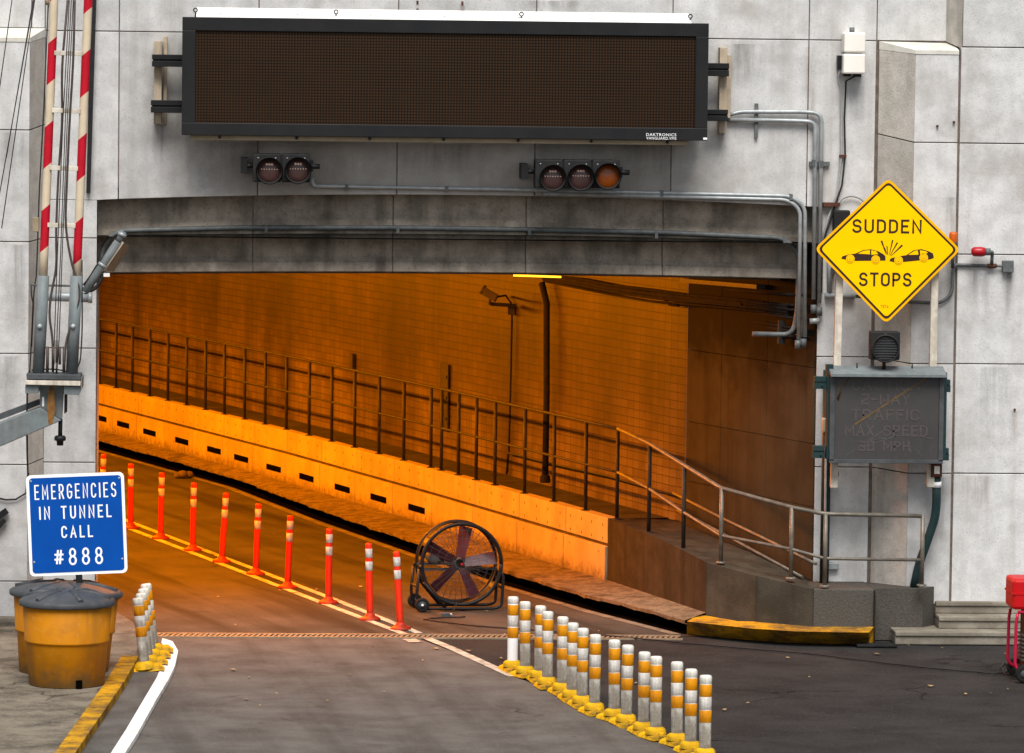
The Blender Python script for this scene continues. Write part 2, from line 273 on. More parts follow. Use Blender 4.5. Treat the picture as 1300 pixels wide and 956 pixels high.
# ------------------------------------------------------------ mesh helpers
class MB:
    def __init__(s): s.bm = bmesh.new(); s.tint = s.bm.loops.layers.float_color.new('tint'); s.uv = s.bm.loops.layers.uv.new('UVMap')
    def face(s, pts, mi=0, t=1.0, uv=None, smooth=False):
        vv = [s.bm.verts.new(p) for p in pts]
        f = s.bm.faces.new(vv); f.material_index = mi; f.smooth = smooth
        for i, lp in enumerate(f.loops):
            lp[s.tint] = (t, t, t, 1)
            if uv: lp[s.uv].uv = uv[i]
        return f
    def _mesh(s, verts, faces, mi=0, t=1.0, smooth=False):
        vv = [s.bm.verts.new(v) for v in verts]
        for f in faces:
            if len(set(f)) < 3: continue
            fc = s.bm.faces.new([vv[i] for i in f]); fc.material_index = mi; fc.smooth = smooth
            for lp in fc.loops: lp[s.tint] = (t, t, t, 1)
    def box(s, x0, x1, y0, y1, z0, z1, mi=0, t=1.0, mat=None):
        v = [Vector((x, y, z)) for z in (z0, z1) for y in (y0, y1) for x in (x0, x1)]
        if mat: v = [mat @ q for q in v]
        s._mesh(v, [(0, 2, 3, 1), (4, 5, 7, 6), (0, 1, 5, 4), (2, 6, 7, 3), (0, 4, 6, 2), (1, 3, 7, 5)], mi, t)
    def prism(s, pts, off, mi=0, t=1.0):
        """polygon pts (3D) extruded by vector off"""
        off = Vector(off); a = [Vector(p) for p in pts]; n = len(a)
        s._mesh(a + [p + off for p in a], [tuple(range(n))[::-1], tuple(range(n, 2 * n))] + [(i, (i + 1) % n, n + (i + 1) % n, n + i) for i in range(n)], mi, t)
    def beam(s, a, b, wx, wy, mi=0, t=1.0, upv=(0, 0, 1)):
        a, b = Vector(a), Vector(b); d = (b - a); L = d.length; d.normalize(); u = Vector(upv)
        if abs(d.dot(u)) > 0.98: u = Vector((0, 1, 0))
        x = d.cross(u).normalized(); y = x.cross(d)
        v = [a + x * i * wx / 2 + y * j * wy / 2 + d * k for k in (0, L) for j in (-1, 1) for i in (-1, 1)]
        s._mesh(v, [(0, 2, 3, 1), (4, 5, 7, 6), (0, 1, 5, 4), (2, 6, 7, 3), (0, 4, 6, 2), (1, 3, 7, 5)], mi, t)
    def tube(s, path, r, seg=10, mi=0, fillet=0.0, t=1.0, r2=None, cap=True):
        P = [Vector(p) for p in path]
        if fillet and len(P) > 2:
            Q = [P[0]]
            for a, b, c in zip(P, P[1:], P[2:]):
                u, v = (a - b), (c - b); k = min(fillet, u.length * 0.49, v.length * 0.49)
                u.normalize(); v.normalize(); p0, p1 = b + u * k, b + v * k
                for i in range(6):
                    q = i / 5.0; Q.append(p0.lerp(b, q).lerp(b.lerp(p1, q), q))
            Q.append(P[-1]); P = Q
        P = [p for i, p in enumerate(P) if i == 0 or (p - P[i - 1]).length > 1e-5]
        n = len(P); rings = []; ux = None
        for i, p in enumerate(P):
            d = (P[min(i + 1, n - 1)] - P[max(i - 1, 0)]).normalized()
            if ux is None:
                h = Vector((0, 0, 1)) if abs(d.z) < 0.9 else Vector((0, 1, 0)); ux = d.cross(h).normalized()
            else: ux = (ux - d * ux.dot(d)).normalized()
            uy = d.cross(ux); rr = r if r2 is None else r + (r2 - r) * i / (n - 1)
            rings.append([s.bm.verts.new(p + (ux * math.cos(2 * math.pi * k / seg) + uy * math.sin(2 * math.pi * k / seg)) * rr) for k in range(seg)])
        fs = []
        for a, b in zip(rings, rings[1:]):
            for k in range(seg): fs.append(s.bm.faces.new((a[k], a[(k + 1) % seg], b[(k + 1) % seg], b[k])))
        for f in fs: f.smooth = True
        if cap: fs += [s.bm.faces.new(rings[0][::-1]), s.bm.faces.new(rings[-1])]
        for f in fs:
            f.material_index = mi
            for lp in f.loops: lp[s.tint] = (t, t, t, 1)
    def lathe(s, prof, seg=32, mat=None, mi=0, smooth=True, t=1.0):
        """prof = [(r, z)...] about z, then mat"""
        mat = mat or Matrix(); rings = []
        for r, z in prof:
            if r < 1e-6: rings.append([s.bm.verts.new(mat @ Vector((0, 0, z)))])
            else: rings.append([s.bm.verts.new(mat @ Vector((r * math.cos(2 * math.pi * k / seg), r * math.sin(2 * math.pi * k / seg), z))) for k in range(seg)])
        for a, b in zip(rings, rings[1:]):
            for k in range(seg):
                q = [a[k % len(a)], a[(k + 1) % len(a)], b[(k + 1) % len(b)], b[k % len(b)]]
                u = []
                for v in q:
                    if v not in u: u.append(v)
                if len(u) < 3: continue
                f = s.bm.faces.new(u); f.smooth = smooth; f.material_index = mi
                for lp in f.loops: lp[s.tint] = (t, t, t, 1)
    def build(s, name, mats, parent=None, org=None, bevel=0.0, auto=True):
        if org is None: org = ORG.get(root_of(parent).name, Vector()) if parent else Vector()
        bmesh.ops.recalc_face_normals(s.bm, faces=s.bm.faces)
        me = bpy.data.meshes.new(name); s.bm.to_mesh(me); s.bm.free()
        me.transform(Matrix.Translation(-Vector(org)))
        for m in (mats if isinstance(mats, (list, tuple)) else [mats]): me.materials.append(m)
        o = bpy.data.objects.new(name, me); COL.objects.link(o)
        if parent: o.parent = parent
        else: o.location = org
        if bevel:
            b = o.modifiers.new('bevel', 'BEVEL'); b.width = bevel; b.segments = 2; b.limit_method = 'ANGLE'; b.angle_limit = R(40)
        return o
ORG = {}
def root_of(o):
    while o.parent: o = o.parent
    return o
def tag(o, label=None, cat=None, group=None, kind=None):
    if label: o['label'] = label
    if cat: o['category'] = cat
    if group: o['group'] = group
    if kind: o['kind'] = kind
    return o
def thing(name, label, cat, loc=(0, 0, 0), group=None):
    o = bpy.data.objects.new(name, None); o.empty_display_size = 0.2; COL.objects.link(o); o.location = loc
    ORG[o.name] = Vector(loc); return tag(o, label, cat, group)
def dup(o, parent=None):
    c = o.copy(); COL.objects.link(c)
    if parent: c.parent = parent
    for ch in [q for q in o.children]: dup(ch, c)
    return c
def struct(name, mb, m): return tag(mb.build(name, m), kind='structure')
def label_part(o, s): o['label'] = s; return o

def text_mesh(name, s, x0, x1, z0, z1, y, mat, parent, bold=0.0, sx=None):
    """lettering filling the rectangle x0..x1, z0..z1 at depth y, facing -Y (coordinates in the thing's frame + ORG)"""
    cu = bpy.data.curves.new(name, 'FONT'); cu.body = s; cu.align_x = 'CENTER'; cu.offset = bold; cu.extrude = 0.004; cu.resolution_u = 4
    cu.space_character = 1.12
    ob = bpy.data.objects.new(name, cu); COL.objects.link(ob)
    dg = bpy.context.evaluated_depsgraph_get(); dg.update()
    me = bpy.data.meshes.new_from_object(ob.evaluated_get(dg)); bpy.data.objects.remove(ob); bpy.data.curves.remove(cu)
    xs = [v.co.x for v in me.vertices]; ys = [v.co.y for v in me.vertices]
    kx = (x1 - x0) / (max(xs) - min(xs)); ky = (z1 - z0) / (max(ys) - min(ys)); mx, my = min(xs), min(ys)
    org = ORG.get(root_of(parent).name, Vector())
    for v in me.vertices:
        v.co = Vector((x0 + (v.co.x - mx) * kx, y - v.co.z * 0.5, z0 + (v.co.y - my) * ky)) - org
    me.materials.clear(); me.materials.append(mat); me.name = name
    o = bpy.data.objects.new(name, me); COL.objects.link(o); o.parent = parent
    return o

def arc_(cx, cy, rx, ry, a0, a1, n=10): return [(cx + rx * math.cos(R(a0 + (a1 - a0) * i / n)), cy + ry * math.sin(R(a0 + (a1 - a0) * i / n))) for i in range(n + 1)]
GLY = {
 'A': (.60, [[(0, 0), (.30, 1), (.60, 0)], [(.11, .33), (.49, .33)]]),
 'B': (.50, [[(0, 0), (0, 1), (.24, 1)] + arc_(.24, .76, .24, .24, 90, -90) + [(0, .52)], [(0, .52), (.25, .52)] + arc_(.25, .26, .26, .26, 90, -90) + [(0, 0)]]),
 'C': (.52, [arc_(.27, .73, .27, .27, 15, 180) + arc_(.27, .27, .27, .27, 180, 345)]),
 'D': (.52, [[(0, 0), (0, 1), (.22, 1)] + arc_(.22, .70, .30, .30, 90, 0) + arc_(.22, .30, .30, .30, 0, -90) + [(0, 0)]]),
 'E': (.46, [[(.46, 1), (0, 1), (0, 0), (.46, 0)], [(0, .52), (.38, .52)]]),
 'G': (.53, [arc_(.27, .73, .27, .27, 15, 180) + arc_(.27, .27, .27, .27, 180, 360) + [(.54, .46), (.30, .46)]]),
 'I': (.0, [[(0, 0), (0, 1)]]),
 'L': (.44, [[(0, 1), (0, 0), (.44, 0)]]),
 'M': (.66, [[(0, 0), (0, 1), (.33, .30), (.66, 1), (.66, 0)]]),
 'N': (.54, [[(0, 0), (0, 1), (.54, 0), (.54, 1)]]),
 'O': (.56, [arc_(.28, .72, .28, .28, 0, 180) + arc_(.28, .28, .28, .28, 180, 360) + [(.56, .72)]]),
 'P': (.50, [[(0, 0), (0, 1), (.24, 1)] + arc_(.24, .73, .26, .27, 90, -90) + [(0, .46)]]),
 'R': (.52, [[(0, 0), (0, 1), (.24, 1)] + arc_(.24, .73, .26, .27, 90, -90) + [(0, .46)], [(.26, .46), (.52, 0)]]),
 'S': (.52, [arc_(.26, .75, .25, .25, 20, 250) + arc_(.26, .26, .27, .26, 70, -160)]),
 'T': (.52, [[(0, 1), (.52, 1)], [(.26, 1), (.26, 0)]]),
 'U': (.54, [[(0, 1)] + arc_(.27, .27, .27, .27, 180, 360) + [(.54, 1)]]),
 'F': (.44, [[(.44, 1), (0, 1), (0, 0)], [(0, .52), (.36, .52)]]),
 'H': (.5, [[(0, 0), (0, 1)], [(.5, 0), (.5, 1)], [(0, .52), (.5, .52)]]),
 'W': (.6, [[(0, 1), (0, 0), (.3, .5), (.6, 0), (.6, 1)]]),
 'X': (.5, [[(0, 0), (.5, 1)], [(0, 1), (.5, 0)]]),
 'Y': (.5, [[(0, 1), (.25, .5), (.5, 1)], [(.25, .5), (.25, 0)]]),
 '-': (.4, [[(0, .5), (.4, .5)]]),
 '2': (.5, [[(0, 1), (.5, 1), (.5, .55), (0, .3), (0, 0), (.5, 0)]]),
 '3': (.5, [[(0, 1), (.5, 1), (.5, 0), (0, 0)], [(.1, .52), (.5, .52)]]),
 '0': (.5, [[(0, 0), (0, 1), (.5, 1), (.5, 0), (0, 0)]]),
 '8': (.52, [arc_(.26, .76, .22, .24, -90, 270, 18), arc_(.26, .26, .26, .26, 90, 450, 18)]),
 '#': (.62, [[(.12, .10), (.24, .90)], [(.38, .10), (.50, .90)], [(.02, .66), (.62, .66)], [(0, .34), (.60, .34)]]),
}
def stroke_text(name, s, x0, x1, z0, z1, y, mat, parent, wt, gap):
    """even-stroked road lettering: wt = stroke width, in metres; letters spread to fill x0..x1"""
    h_ = z1 - z0 - wt; tot = sum(GLY[c][0] if c != ' ' else .35 for c in s); ng = len(s) - 1
    kx = (x1 - x0 - wt) / (tot + gap * ng); x = x0 + wt / 2; mb = MB(); lay = 0
    for c in s:
        if c == ' ': x += (.35 + gap) * kx; continue
        w_, strokes = GLY[c]
        for st_ in strokes:
            P = [Vector((x + a * kx, 0, z0 + wt / 2 + b * h_)) for a, b in st_]
            P = [p for i, p in enumerate(P) if i == 0 or (p - P[i - 1]).length > 1e-4]
            closed = (P[0] - P[-1]).length < 1e-3
            if closed: P = P[:-1]
            n = len(P); Lf, Rt = [], []; yy = y - .00012 * lay; lay += 1
            for i, p in enumerate(P):
                d0 = (p - P[i - 1]).normalized() if (i > 0 or closed) else (P[1] - p).normalized()
                d1 = (P[(i + 1) % n] - p).normalized() if (i < n - 1 or closed) else d0
                n0 = Vector((-d0.z, 0, d0.x)); n1 = Vector((-d1.z, 0, d1.x)); m_ = (n0 + n1)
                m_ = m_.normalized() if m_.length > .2 else n0
                k = wt / 2 / max(.45, m_.dot(n0)); e = Vector()
                if not closed and i == 0: e = -d1 * wt / 2
                if not closed and i == n - 1: e = d0 * wt / 2
                Lf.append(p + m_ * k + e + Vector((0, yy, 0))); Rt.append(p - m_ * k + e + Vector((0, yy, 0)))
            for i in range(n if closed else n - 1):
                j = (i + 1) % n; mb.face([Lf[i], Lf[j], Rt[j], Rt[i]])
        x += (w_ + gap) * kx
    return mb.build(name, mat, parent)

# ============================================================ PLAN LINES OF THE TUNNEL
def extend(poly, d):
    (ax, ay), (bx, by) = poly[-2], poly[-1]; L = math.hypot(bx - ax, by - ay)
    return poly + [(bx + (bx - ax) / L * d, by + (by - ay) / L * d)]
PAR = extend([(1.45, 3.65), (-0.40, 10.25), (-2.50, 17.30), (-5.67, 27.1)], 14)     # face of the walkway parapet, near -> far
WALL = [(3.58, 0.02), (2.40, 3.42), (2.23, 3.89), (0.44, 10.2), (-1.67, 17.40), (-4.84, 27.2)]
WALL = extend(WALL, 14)
KERB = extend([(2.09, -0.12), (1.19, 2.18), (0.24, 5.05), (-2.00, 13.3), (-3.22, 18.4), (-5.62, 25.6)], 14)
RAMP = [(1.45, 3.65)] + [tuple(gp(896, 782, .18)[:2])] + [tuple(gp(960, 790, .18)[:2])] + [tuple(gp(1032.5, 796, .18)[:2])]
def lengths(poly):
    a = [0.0]
    for p, q in zip(poly, poly[1:]): a.append(a[-1] + math.hypot(q[0] - p[0], q[1] - p[1]))
    return a
def offset(poly, d):
    """shift a plan line sideways: +d to the right of its direction"""
    out = []
    for i, p in enumerate(poly):
        a = poly[max(i - 1, 0)]; b = poly[min(i + 1, len(poly) - 1)]
        dx, dy = b[0] - a[0], b[1] - a[1]; L = math.hypot(dx, dy); out.append((p[0] + dy / L * d, p[1] - dx / L * d))
    return out
def at_len(poly, s):
    L = lengths(poly)
    for i in range(len(poly) - 1):
        if s <= L[i + 1] or i == len(poly) - 2:
            k = (s - L[i]) / (L[i + 1] - L[i]); a, b = poly[i], poly[i + 1]
            return (a[0] + (b[0] - a[0]) * k, a[1] + (b[1] - a[1]) * k)
def s_of(poly, p):
    L = lengths(poly); best = None
    for i, (a, b) in enumerate(zip(poly, poly[1:])):
        dx, dy = b[0] - a[0], b[1] - a[1]; k = ((p[0] - a[0]) * dx + (p[1] - a[1]) * dy) / (dx * dx + dy * dy); kk = min(1, max(0, k))
        q = (a[0] + dx * kk, a[1] + dy * kk); e = math.hypot(q[0] - p[0], q[1] - p[1])
        if best is None or e < best[0]: best = (e, L[i] + kk * (L[i + 1] - L[i]))
    return best[1]

# ============================================================ GROUND
g = MB(); g.face([(-250, -250, -0.008), (250, -250, -0.008), (250, 250, -0.008), (-250, 250, -0.008)]); struct('ground', g, asphalt)
g = MB()
dl = [(541.5, 810), (625, 846), (760, 905), (900, 967)]
edge = [gp(*p, -0.004) for p in dl]
g.face([Vector((-30, -0.62, -0.004)), Vector((edge[0].x - 0.1, -0.62, -0.004))] + [e for e in edge[1:]] + [Vector((edge[-1].x + 3, -40, -0.004)), Vector((-30, -40, -0.004))])
struct('concrete_apron', g, apron_conc)
g = MB()
LW = [(p[0] - 8.46, p[1]) for p in WALL]
g.face([(-4.9, -0.28, -0.002)] + [(p[0] - 0.3, p[1], -0.002) for p in LW[1:]] + [(p[0] + 0.3, p[1], -0.002) for p in KERB[::-1][:-1]] + [(2.3, -0.28, -0.002)])
struct('tunnel_road', g, tunnel_asphalt)

def strip_on_ground(pts, width, z=0.004):
    mb = MB(); n = len(pts); lft, rgt = [], []
    for i, p in enumerate(pts):
        d = (pts[min(i + 1, n - 1)] - pts[max(i - 1, 0)]); d.z = 0; d.normalize(); nrm = Vector((d.y, -d.x, 0)) * width / 2
        lft.append(Vector((p.x, p.y, z)) - nrm); rgt.append(Vector((p.x, p.y, z)) + nrm)
    for i in range(n - 1): mb.face([lft[i], lft[i + 1], rgt[i + 1], rgt[i]])
    return mb
near = gp(508.6, 798); far = gp(166, 670); dv = (far - near).normalized()
lane_dir = dv
lineL = [gp(513, 805), gp(405, 764), gp(300, 723.5), gp(200, 685)]; lineL.append(lineL[-1] + (lineL[-1] - lineL[-2]).normalized() * 18)
lineR = [gp(532, 804), gp(415, 757.5), gp(300, 714), gp(200, 676)]; lineR.append(lineR[-1] + (lineR[-1] - lineR[-2]).normalized() * 18)
struct('road_marking', strip_on_ground(lineL, 0.10), line_white)
struct('road_marking', strip_on_ground(lineR, 0.10), line_white)
struct('road_marking', strip_on_ground([gp(541, 810), gp(572, 822.5), gp(604, 837), gp(628, 848), gp(652, 859)], 0.12), line_white)
struct('road_marking', strip_on_ground([gp(519, 811.5), gp(528, 815.5)], 0.16), line_white)

# trench grate across the portal line
gt = MB(); x0, x1 = -4.55, 2.0; ya, yb = -0.62, -0.28
gt.box(x0, x1, ya, ya + 0.05, -0.02, 0.012); gt.box(x0, x1, yb - 0.05, yb, -0.02, 0.012)
k = x0
while k < x1 - 0.05:
    gt.prism([(k, ya + 0.05, 0.008), (k + 0.028, ya + 0.05, 0.008), (k + 0.088, yb - 0.05, 0.008), (k + 0.06, yb - 0.05, 0.008)], (0, 0, -0.02)); k += 0.062
grate = gt.build('trench_grate', iron_grate, org=(-1.2, -0.45, 0))
tag(grate, 'long rusty slotted drain grate crossing the road at the tunnel mouth', 'drain')
pit = MB(); pit.face([(x0, ya, -0.006), (x1, ya, -0.006), (x1, yb, -0.006), (x0, yb, -0.006)]); pit.build('drain_pit', void_black, parent=None); bpy.data.objects['drain_pit']['kind'] = 'structure'

# ============================================================ PORTAL (one building)
PT = thing('tunnel_portal', 'pale granite tunnel portal with a wide low arched opening and sooty lintel', 'tunnel portal', (0, 0.3, 0))
XL, XR = -4.872, 3.60
def arch(x):  # underside of the facing over the opening
    k = (x - (XL + XR) / 2) / ((XR - XL) / 2); return 5.05 + 0.10 * (1 - k * k)
Z_UP = 7.012
GAP = 0.012
xj = [wp(p, 120, 0).x for p in (57, 151, 328, 505, 680, 853, 1026)] + [wp(1112, 120, 0).x]
TOP = 9.6
facing = MB()
def tn(): return random.choice((1, 1.04, .93, .97, 1.07, .86, .9))
def panel_poly(mb, poly, y, d=0.30, mi=0, t=None): mb.prism([(x, y, z) for x, z in poly], (0, d, 0), mi, t or tn())
h = GAP / 2
# row above the lintel, over the opening
for i in range(len(xj) - 1):
    a, b = xj[i] + h, xj[i + 1] - h
    panel_poly(facing, [(a, Z_UP + h), (b, Z_UP + h), (b, TOP), (a, TOP)], 0.0)
    lo = max(a, XL); hi = min(b, XR)
    if i == 0: panel_poly(facing, [(a, 5.05), (XL, 5.05), (XL, arch(XL)), (b, arch(b)), (b, Z_UP - h), (a, Z_UP - h)], 0.0)
    elif b > XR:   # last: from the joint at 1026 over the corner
        panel_poly(facing, [(a, arch(min(a, XR))), (XR, arch(XR)), (XR, 4.45), (b, 4.45), (b, Z_UP - h), (a, Z_UP - h)], 0.0)
    else:
        N = 8; bot = [(a + (b - a) * q / N, arch(a + (b - a) * q / N)) for q in range(N + 1)]
        panel_poly(facing, bot + [(b, Z_UP - h), (a, Z_UP - h)], 0.0)
# jamb strips left and right of the opening
zl = [-0.2, wp(90, 740, 0).z, wp(90, 587, 0).z, wp(90, 442, 0).z, wp(90, 302, 0).z, 5.05]
for a, b in zip(zl, zl[1:]): panel_poly(facing, [(xj[0] + h, a + h), (XL, a + h), (XL, b - h), (xj[0] + h, b - h)], 0.0)
zr = [0.0, wp(1070, 593, 0).z, wp(1070, 453, 0).z, 4.45]
for a, b in zip(zr, zr[1:]): panel_poly(facing, [(XR, a + h), (xj[-1] - h, a + h), (xj[-1] - h, b - h), (XR, b - h)], 0.0)
_x5 = wp(1200, 53, 0).x
panel_poly(facing, [(xj[-1] + h, Z_UP + h), (_x5 + .01, Z_UP + h), (_x5 + .01, TOP), (xj[-1] + h, TOP)], 0.0)
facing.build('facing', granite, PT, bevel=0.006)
# pilasters and flanking walls, standing 0.4 m forward of the facing
YF = -0.40
def pil(name, xi, xo, xe, zcap, mirror):
    """chamfer from (xi,0) to (xo,YF), front to xe"""
    ch, fr, cp = MB(), MB(), MB()
    return ch, fr, cp
xi, xo, xg, xw = wp(1112, 300, 0).x, wp(1158, 300, YF).x, wp(1211.5, 400, YF).x, wp(1213.6, 400, YF).x
zc = wp(1190, 64, YF).z
cz = [0.40, wp(1070, 593, 0).z, wp(1070, 453, 0).z, wp(1112, 312, 0).z, wp(1112, 170, 0).z, Z_UP]
fz = [0.40, wp(1180, 601, YF).z, wp(1180, 462, YF).z, wp(1180, 323, YF).z, wp(1180, 181, YF).z, zc]
ch = MB(); fr = MB()
for (a, b), (c, d) in zip(zip(cz, cz[1:]), zip(fz, fz[1:])):
    t = tn()
    ch._mesh([(xi + .004, -.004, a + h), (xo, YF, c + h), (xo, YF + .5, c + h), (xi + .004, .4, a + h), (xi + .004, -.004, b - h), (xo, YF, d - h), (xo, YF + .5, d - h), (xi + .004, .4, b - h)],
             [(0, 3, 2, 1), (4, 5, 6, 7), (0, 1, 5, 4), (1, 2, 6, 5), (2, 3, 7, 6), (3, 0, 4, 7)], 0, t)
    fr.box(xo + .002, xg, YF + .002, 0.3, c + h, d - h, 0, tn())
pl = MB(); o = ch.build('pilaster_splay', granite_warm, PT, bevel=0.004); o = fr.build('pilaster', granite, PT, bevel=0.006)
cp = MB()
x5 = wp(1200, 53, 0).x
cp._mesh([(xi, -.004, Z_UP - h), (xo, YF - .006, zc), (xg, YF - .006, zc), (xg, .0, Z_UP - .02), (xi, -.004, Z_UP - .10), (xo, YF - .006, zc - .045), (xg, YF - .006, zc - .045), (xg, 0, Z_UP - .1)],
         [(0, 1, 2, 3), (0, 4, 5, 1), (1, 5, 6, 2), (2, 6, 7, 3), (3, 7, 4, 0), (4, 7, 6, 5)])
cp.build('pilaster_cap', cap_stone, PT)
# return above the cap and the long right wall
rw = MB(); ch2 = MB()
x6 = wp(1222, 30, YF).x
ch2._mesh([(x5 + .01, 0, Z_UP), (x6, YF, Z_UP - .08), (x6, YF + .5, Z_UP), (x5 + .01, .4, Z_UP), (x5 + .01, 0, TOP), (x6, YF, TOP), (x6, YF + .5, TOP), (x5 + .01, .4, TOP)],
          [(0, 3, 2, 1), (4, 5, 6, 7), (0, 1, 5, 4), (1, 2, 6, 5), (2, 3, 7, 6), (3, 0, 4, 7)])
ch2.build('upper_splay', granite_warm, PT)
wzs = [0.40, wp(1250, 601, YF).z, wp(1250, 462, YF).z, wp(1250, 323, YF).z, wp(1250, 182, YF).z, wp(1250, 60, YF).z, TOP]
wx = [xw, 7.9, 9.6, 11.3, 13.0, 14.7]
for a, b in zip(wzs, wzs[1:]):
    for c, d in zip(wx, wx[1:]):
        rw.box((c if c != xw or b < 9 else x6) + h, d - h, YF - .012, 0.3, a + h, b - h, 0, tn())
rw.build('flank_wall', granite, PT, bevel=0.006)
# left: splay, front and cap
lxi, lxo = wp(56.5, 300, 0).x, wp(37, 300, YF).x
lz_c = [-.1, wp(57, 590 - 8, 0).z, wp(57, 448 - 3, 0).z, wp(57, 302, 0).z, wp(57, 158, 0).z, wp(58, 36, 0).z]
lz_f = [-.1, wp(20, 590, YF).z, wp(20, 449, YF).z, wp(20, 307, YF).z, wp(20, 165, YF).z, wp(20, 48, YF).z]
lz_c.insert(1, wp(57, 735, 0).z); lz_f.insert(1, wp(20, 738, YF).z)
ch = MB(); fr = MB()
lx = [-13.2, -11.5, -9.8, -8.1, lxo]
for (a, b), (c, d) in zip(zip(lz_c, lz_c[1:]), zip(lz_f, lz_f[1:])):
    ch._mesh([(lxi - .004, -.004, a + h), (lxo, YF, c + h), (lxo, YF + .5, c + h), (lxi - .004, .4, a + h), (lxi - .004, -.004, b - h), (lxo, YF, d - h), (lxo, YF + .5, d - h), (lxi - .004, .4, b - h)],
             [(0, 3, 2, 1), (4, 5, 6, 7), (0, 1, 5, 4), (1, 2, 6, 5), (2, 3, 7, 6), (3, 0, 4, 7)], 0, tn())
    for e, f in zip(lx, lx[1:]): fr.box(e + h, f - (h if f != lxo else 0.002), YF + .002, .3, c + h, d - h, 0, tn())
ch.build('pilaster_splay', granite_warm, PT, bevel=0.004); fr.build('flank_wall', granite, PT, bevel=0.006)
cp = MB(); zt, zf = lz_c[-1], lz_f[-1]
cp._mesh([(lxi, -.004, zt), (lxo, YF - .006, zf), (-13.2, YF - .006, zf), (-13.2, 0, zt), (lxi, -.004, zt - .1), (lxo, YF - .006, zf - .045), (-13.2, YF - .006, zf - .045), (-13.2, 0, zt - .1)],
         [(0, 1, 2, 3), (0, 4, 5, 1), (1, 5, 6, 2), (2, 6, 7, 3), (3, 7, 4, 0), (4, 7, 6, 5)])
cp.build('pilaster_cap', cap_stone, PT)
up = MB()
for e, f in zip(lx[:-1] + [lx[-1]], lx[1:] + [xj[0]]): up.box(e + h, f - h, 0.0, .3, zt + h, TOP, 0, tn())
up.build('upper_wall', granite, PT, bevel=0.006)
bk = MB(); bk.box(-13.2, XL - .01, .010, .9, -.2, TOP - .02); bk.box(XR + .03, 14.6, .010, .9, 0, TOP - .02); bk.box(XL - .02, XR + .04, .010, .28, 5.2, TOP - .02)
bk.box(xo + .02, 14.6, YF + .012, .0, .3, zc - .1); bk.box(x6 + .02, 14.6, YF + .010, .0, zc - .1, TOP - .02); bk.box(-13.2, lxo - .02, YF + .012, .0, -.2, zf - .1)
bk.build('joint_backing', joint_dark, PT)
# lintel: two hollow coves under the arch, stepping back
LIN = MB(); segx = [XL + (XR - XL) * i / 40 for i in range(41)]
def prof(x):
    d = arch(x) - 5.05
    z0 = arch(x); z1 = 4.655 + d * .55; z2 = 4.19 + d * .45
    P = [(0.30, z0 + .12), (0.36, z0 - .02), (0.37, z0 - .10), (0.355, z1 + .16), (0.31, z1 + .06), (0.26, z1 + .030), (0.225, z1 + .022), (0.225, z1 - .028), (0.43, z1 - .038),
         (0.44, z1 - .12), (0.42, z2 + .17), (0.385, z2 + .12), (0.365, z2 + .105), (0.345, z2 + .0), (0.36, z2 - .01), (1.1, z2 + .02)]
    return P
ljx = [wp(p, 300, .3).x for p in (321, 499, 668, 842)]
for i in range(40):
    a, b = segx[i], segx[i + 1]; pa, pb = prof(a), prof(b)
    t = [1, .9, 1.08, .95, 1.05][sum(1 for q in ljx if q < (a + b) / 2)]
    for j in range(len(pa) - 1):
        LIN.face([(a, pa[j][0], pa[j][1]), (b, pb[j][0], pb[j][1]), (b, pb[j + 1][0], pb[j + 1][1]), (a, pa[j + 1][0], pa[j + 1][1])], 0, t, smooth=False)
for q in ljx:
    pa = prof(q)
    for j in range(1, 14):
        LIN.face([(q - .008, pa[j][0] - .003, pa[j][1]), (q + .008, pa[j][0] - .003, pa[j][1]), (q + .008, pa[j + 1][0] - .003, pa[j + 1][1]), (q - .008, pa[j + 1][0] - .003, pa[j + 1][1])], 1)
sb = MB()
for i in range(40):
    a, b = segx[i], segx[i + 1]; za, zb = prof(a)[13][1] - .055, prof(b)[13][1] - .055
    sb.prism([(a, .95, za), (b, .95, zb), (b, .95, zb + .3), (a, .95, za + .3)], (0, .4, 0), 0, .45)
sb.build('soffit_beam', soot_stone, PT)
LIN.build('lintel', [soot_stone, joint_dark], PT)
jb = MB()    # dark returns of the jambs
xlin = wp(1012, 340, .4).x
jb.box(xlin, XR + .02, .34, .60, 3.5, 5.12, 0, .8)
jb.build('jamb', soot_stone, PT); jb = MB(); jb.box(XL - .3, XL + .0, .03, 1.2, -.2, 5.05, 0, 1.3); jb.build('jamb', soot_stone, PT); jb = MB(); jb.box(XL, wp(146, 330, .4).x, .44, .6, 4.2, 5.1, 0, .7)
jb.build('jamb', soot_stone, PT)
rs = MB()
for px, py in ((530, 3), (530, 13), (587, 4), (587, 15), (640, 400)):
    if py < 100:
        p = wp(px, py, -.002); rs = MB(); rs.box(p.x - .012, p.x + .012, -.008, 0, p.z - .02, p.z + .02); rs.build('rusted_anchor', rust, PT)
for px, py in ((1288, 520), (1190, 160), (1211, 155)):
    p = wp(px, py, YF - .012); rs = MB(); rs.box(p.x - .012, p.x + .012, YF - .03, YF, p.z - .012, p.z + .012); rs.build('rusted_anchor', rust, PT)
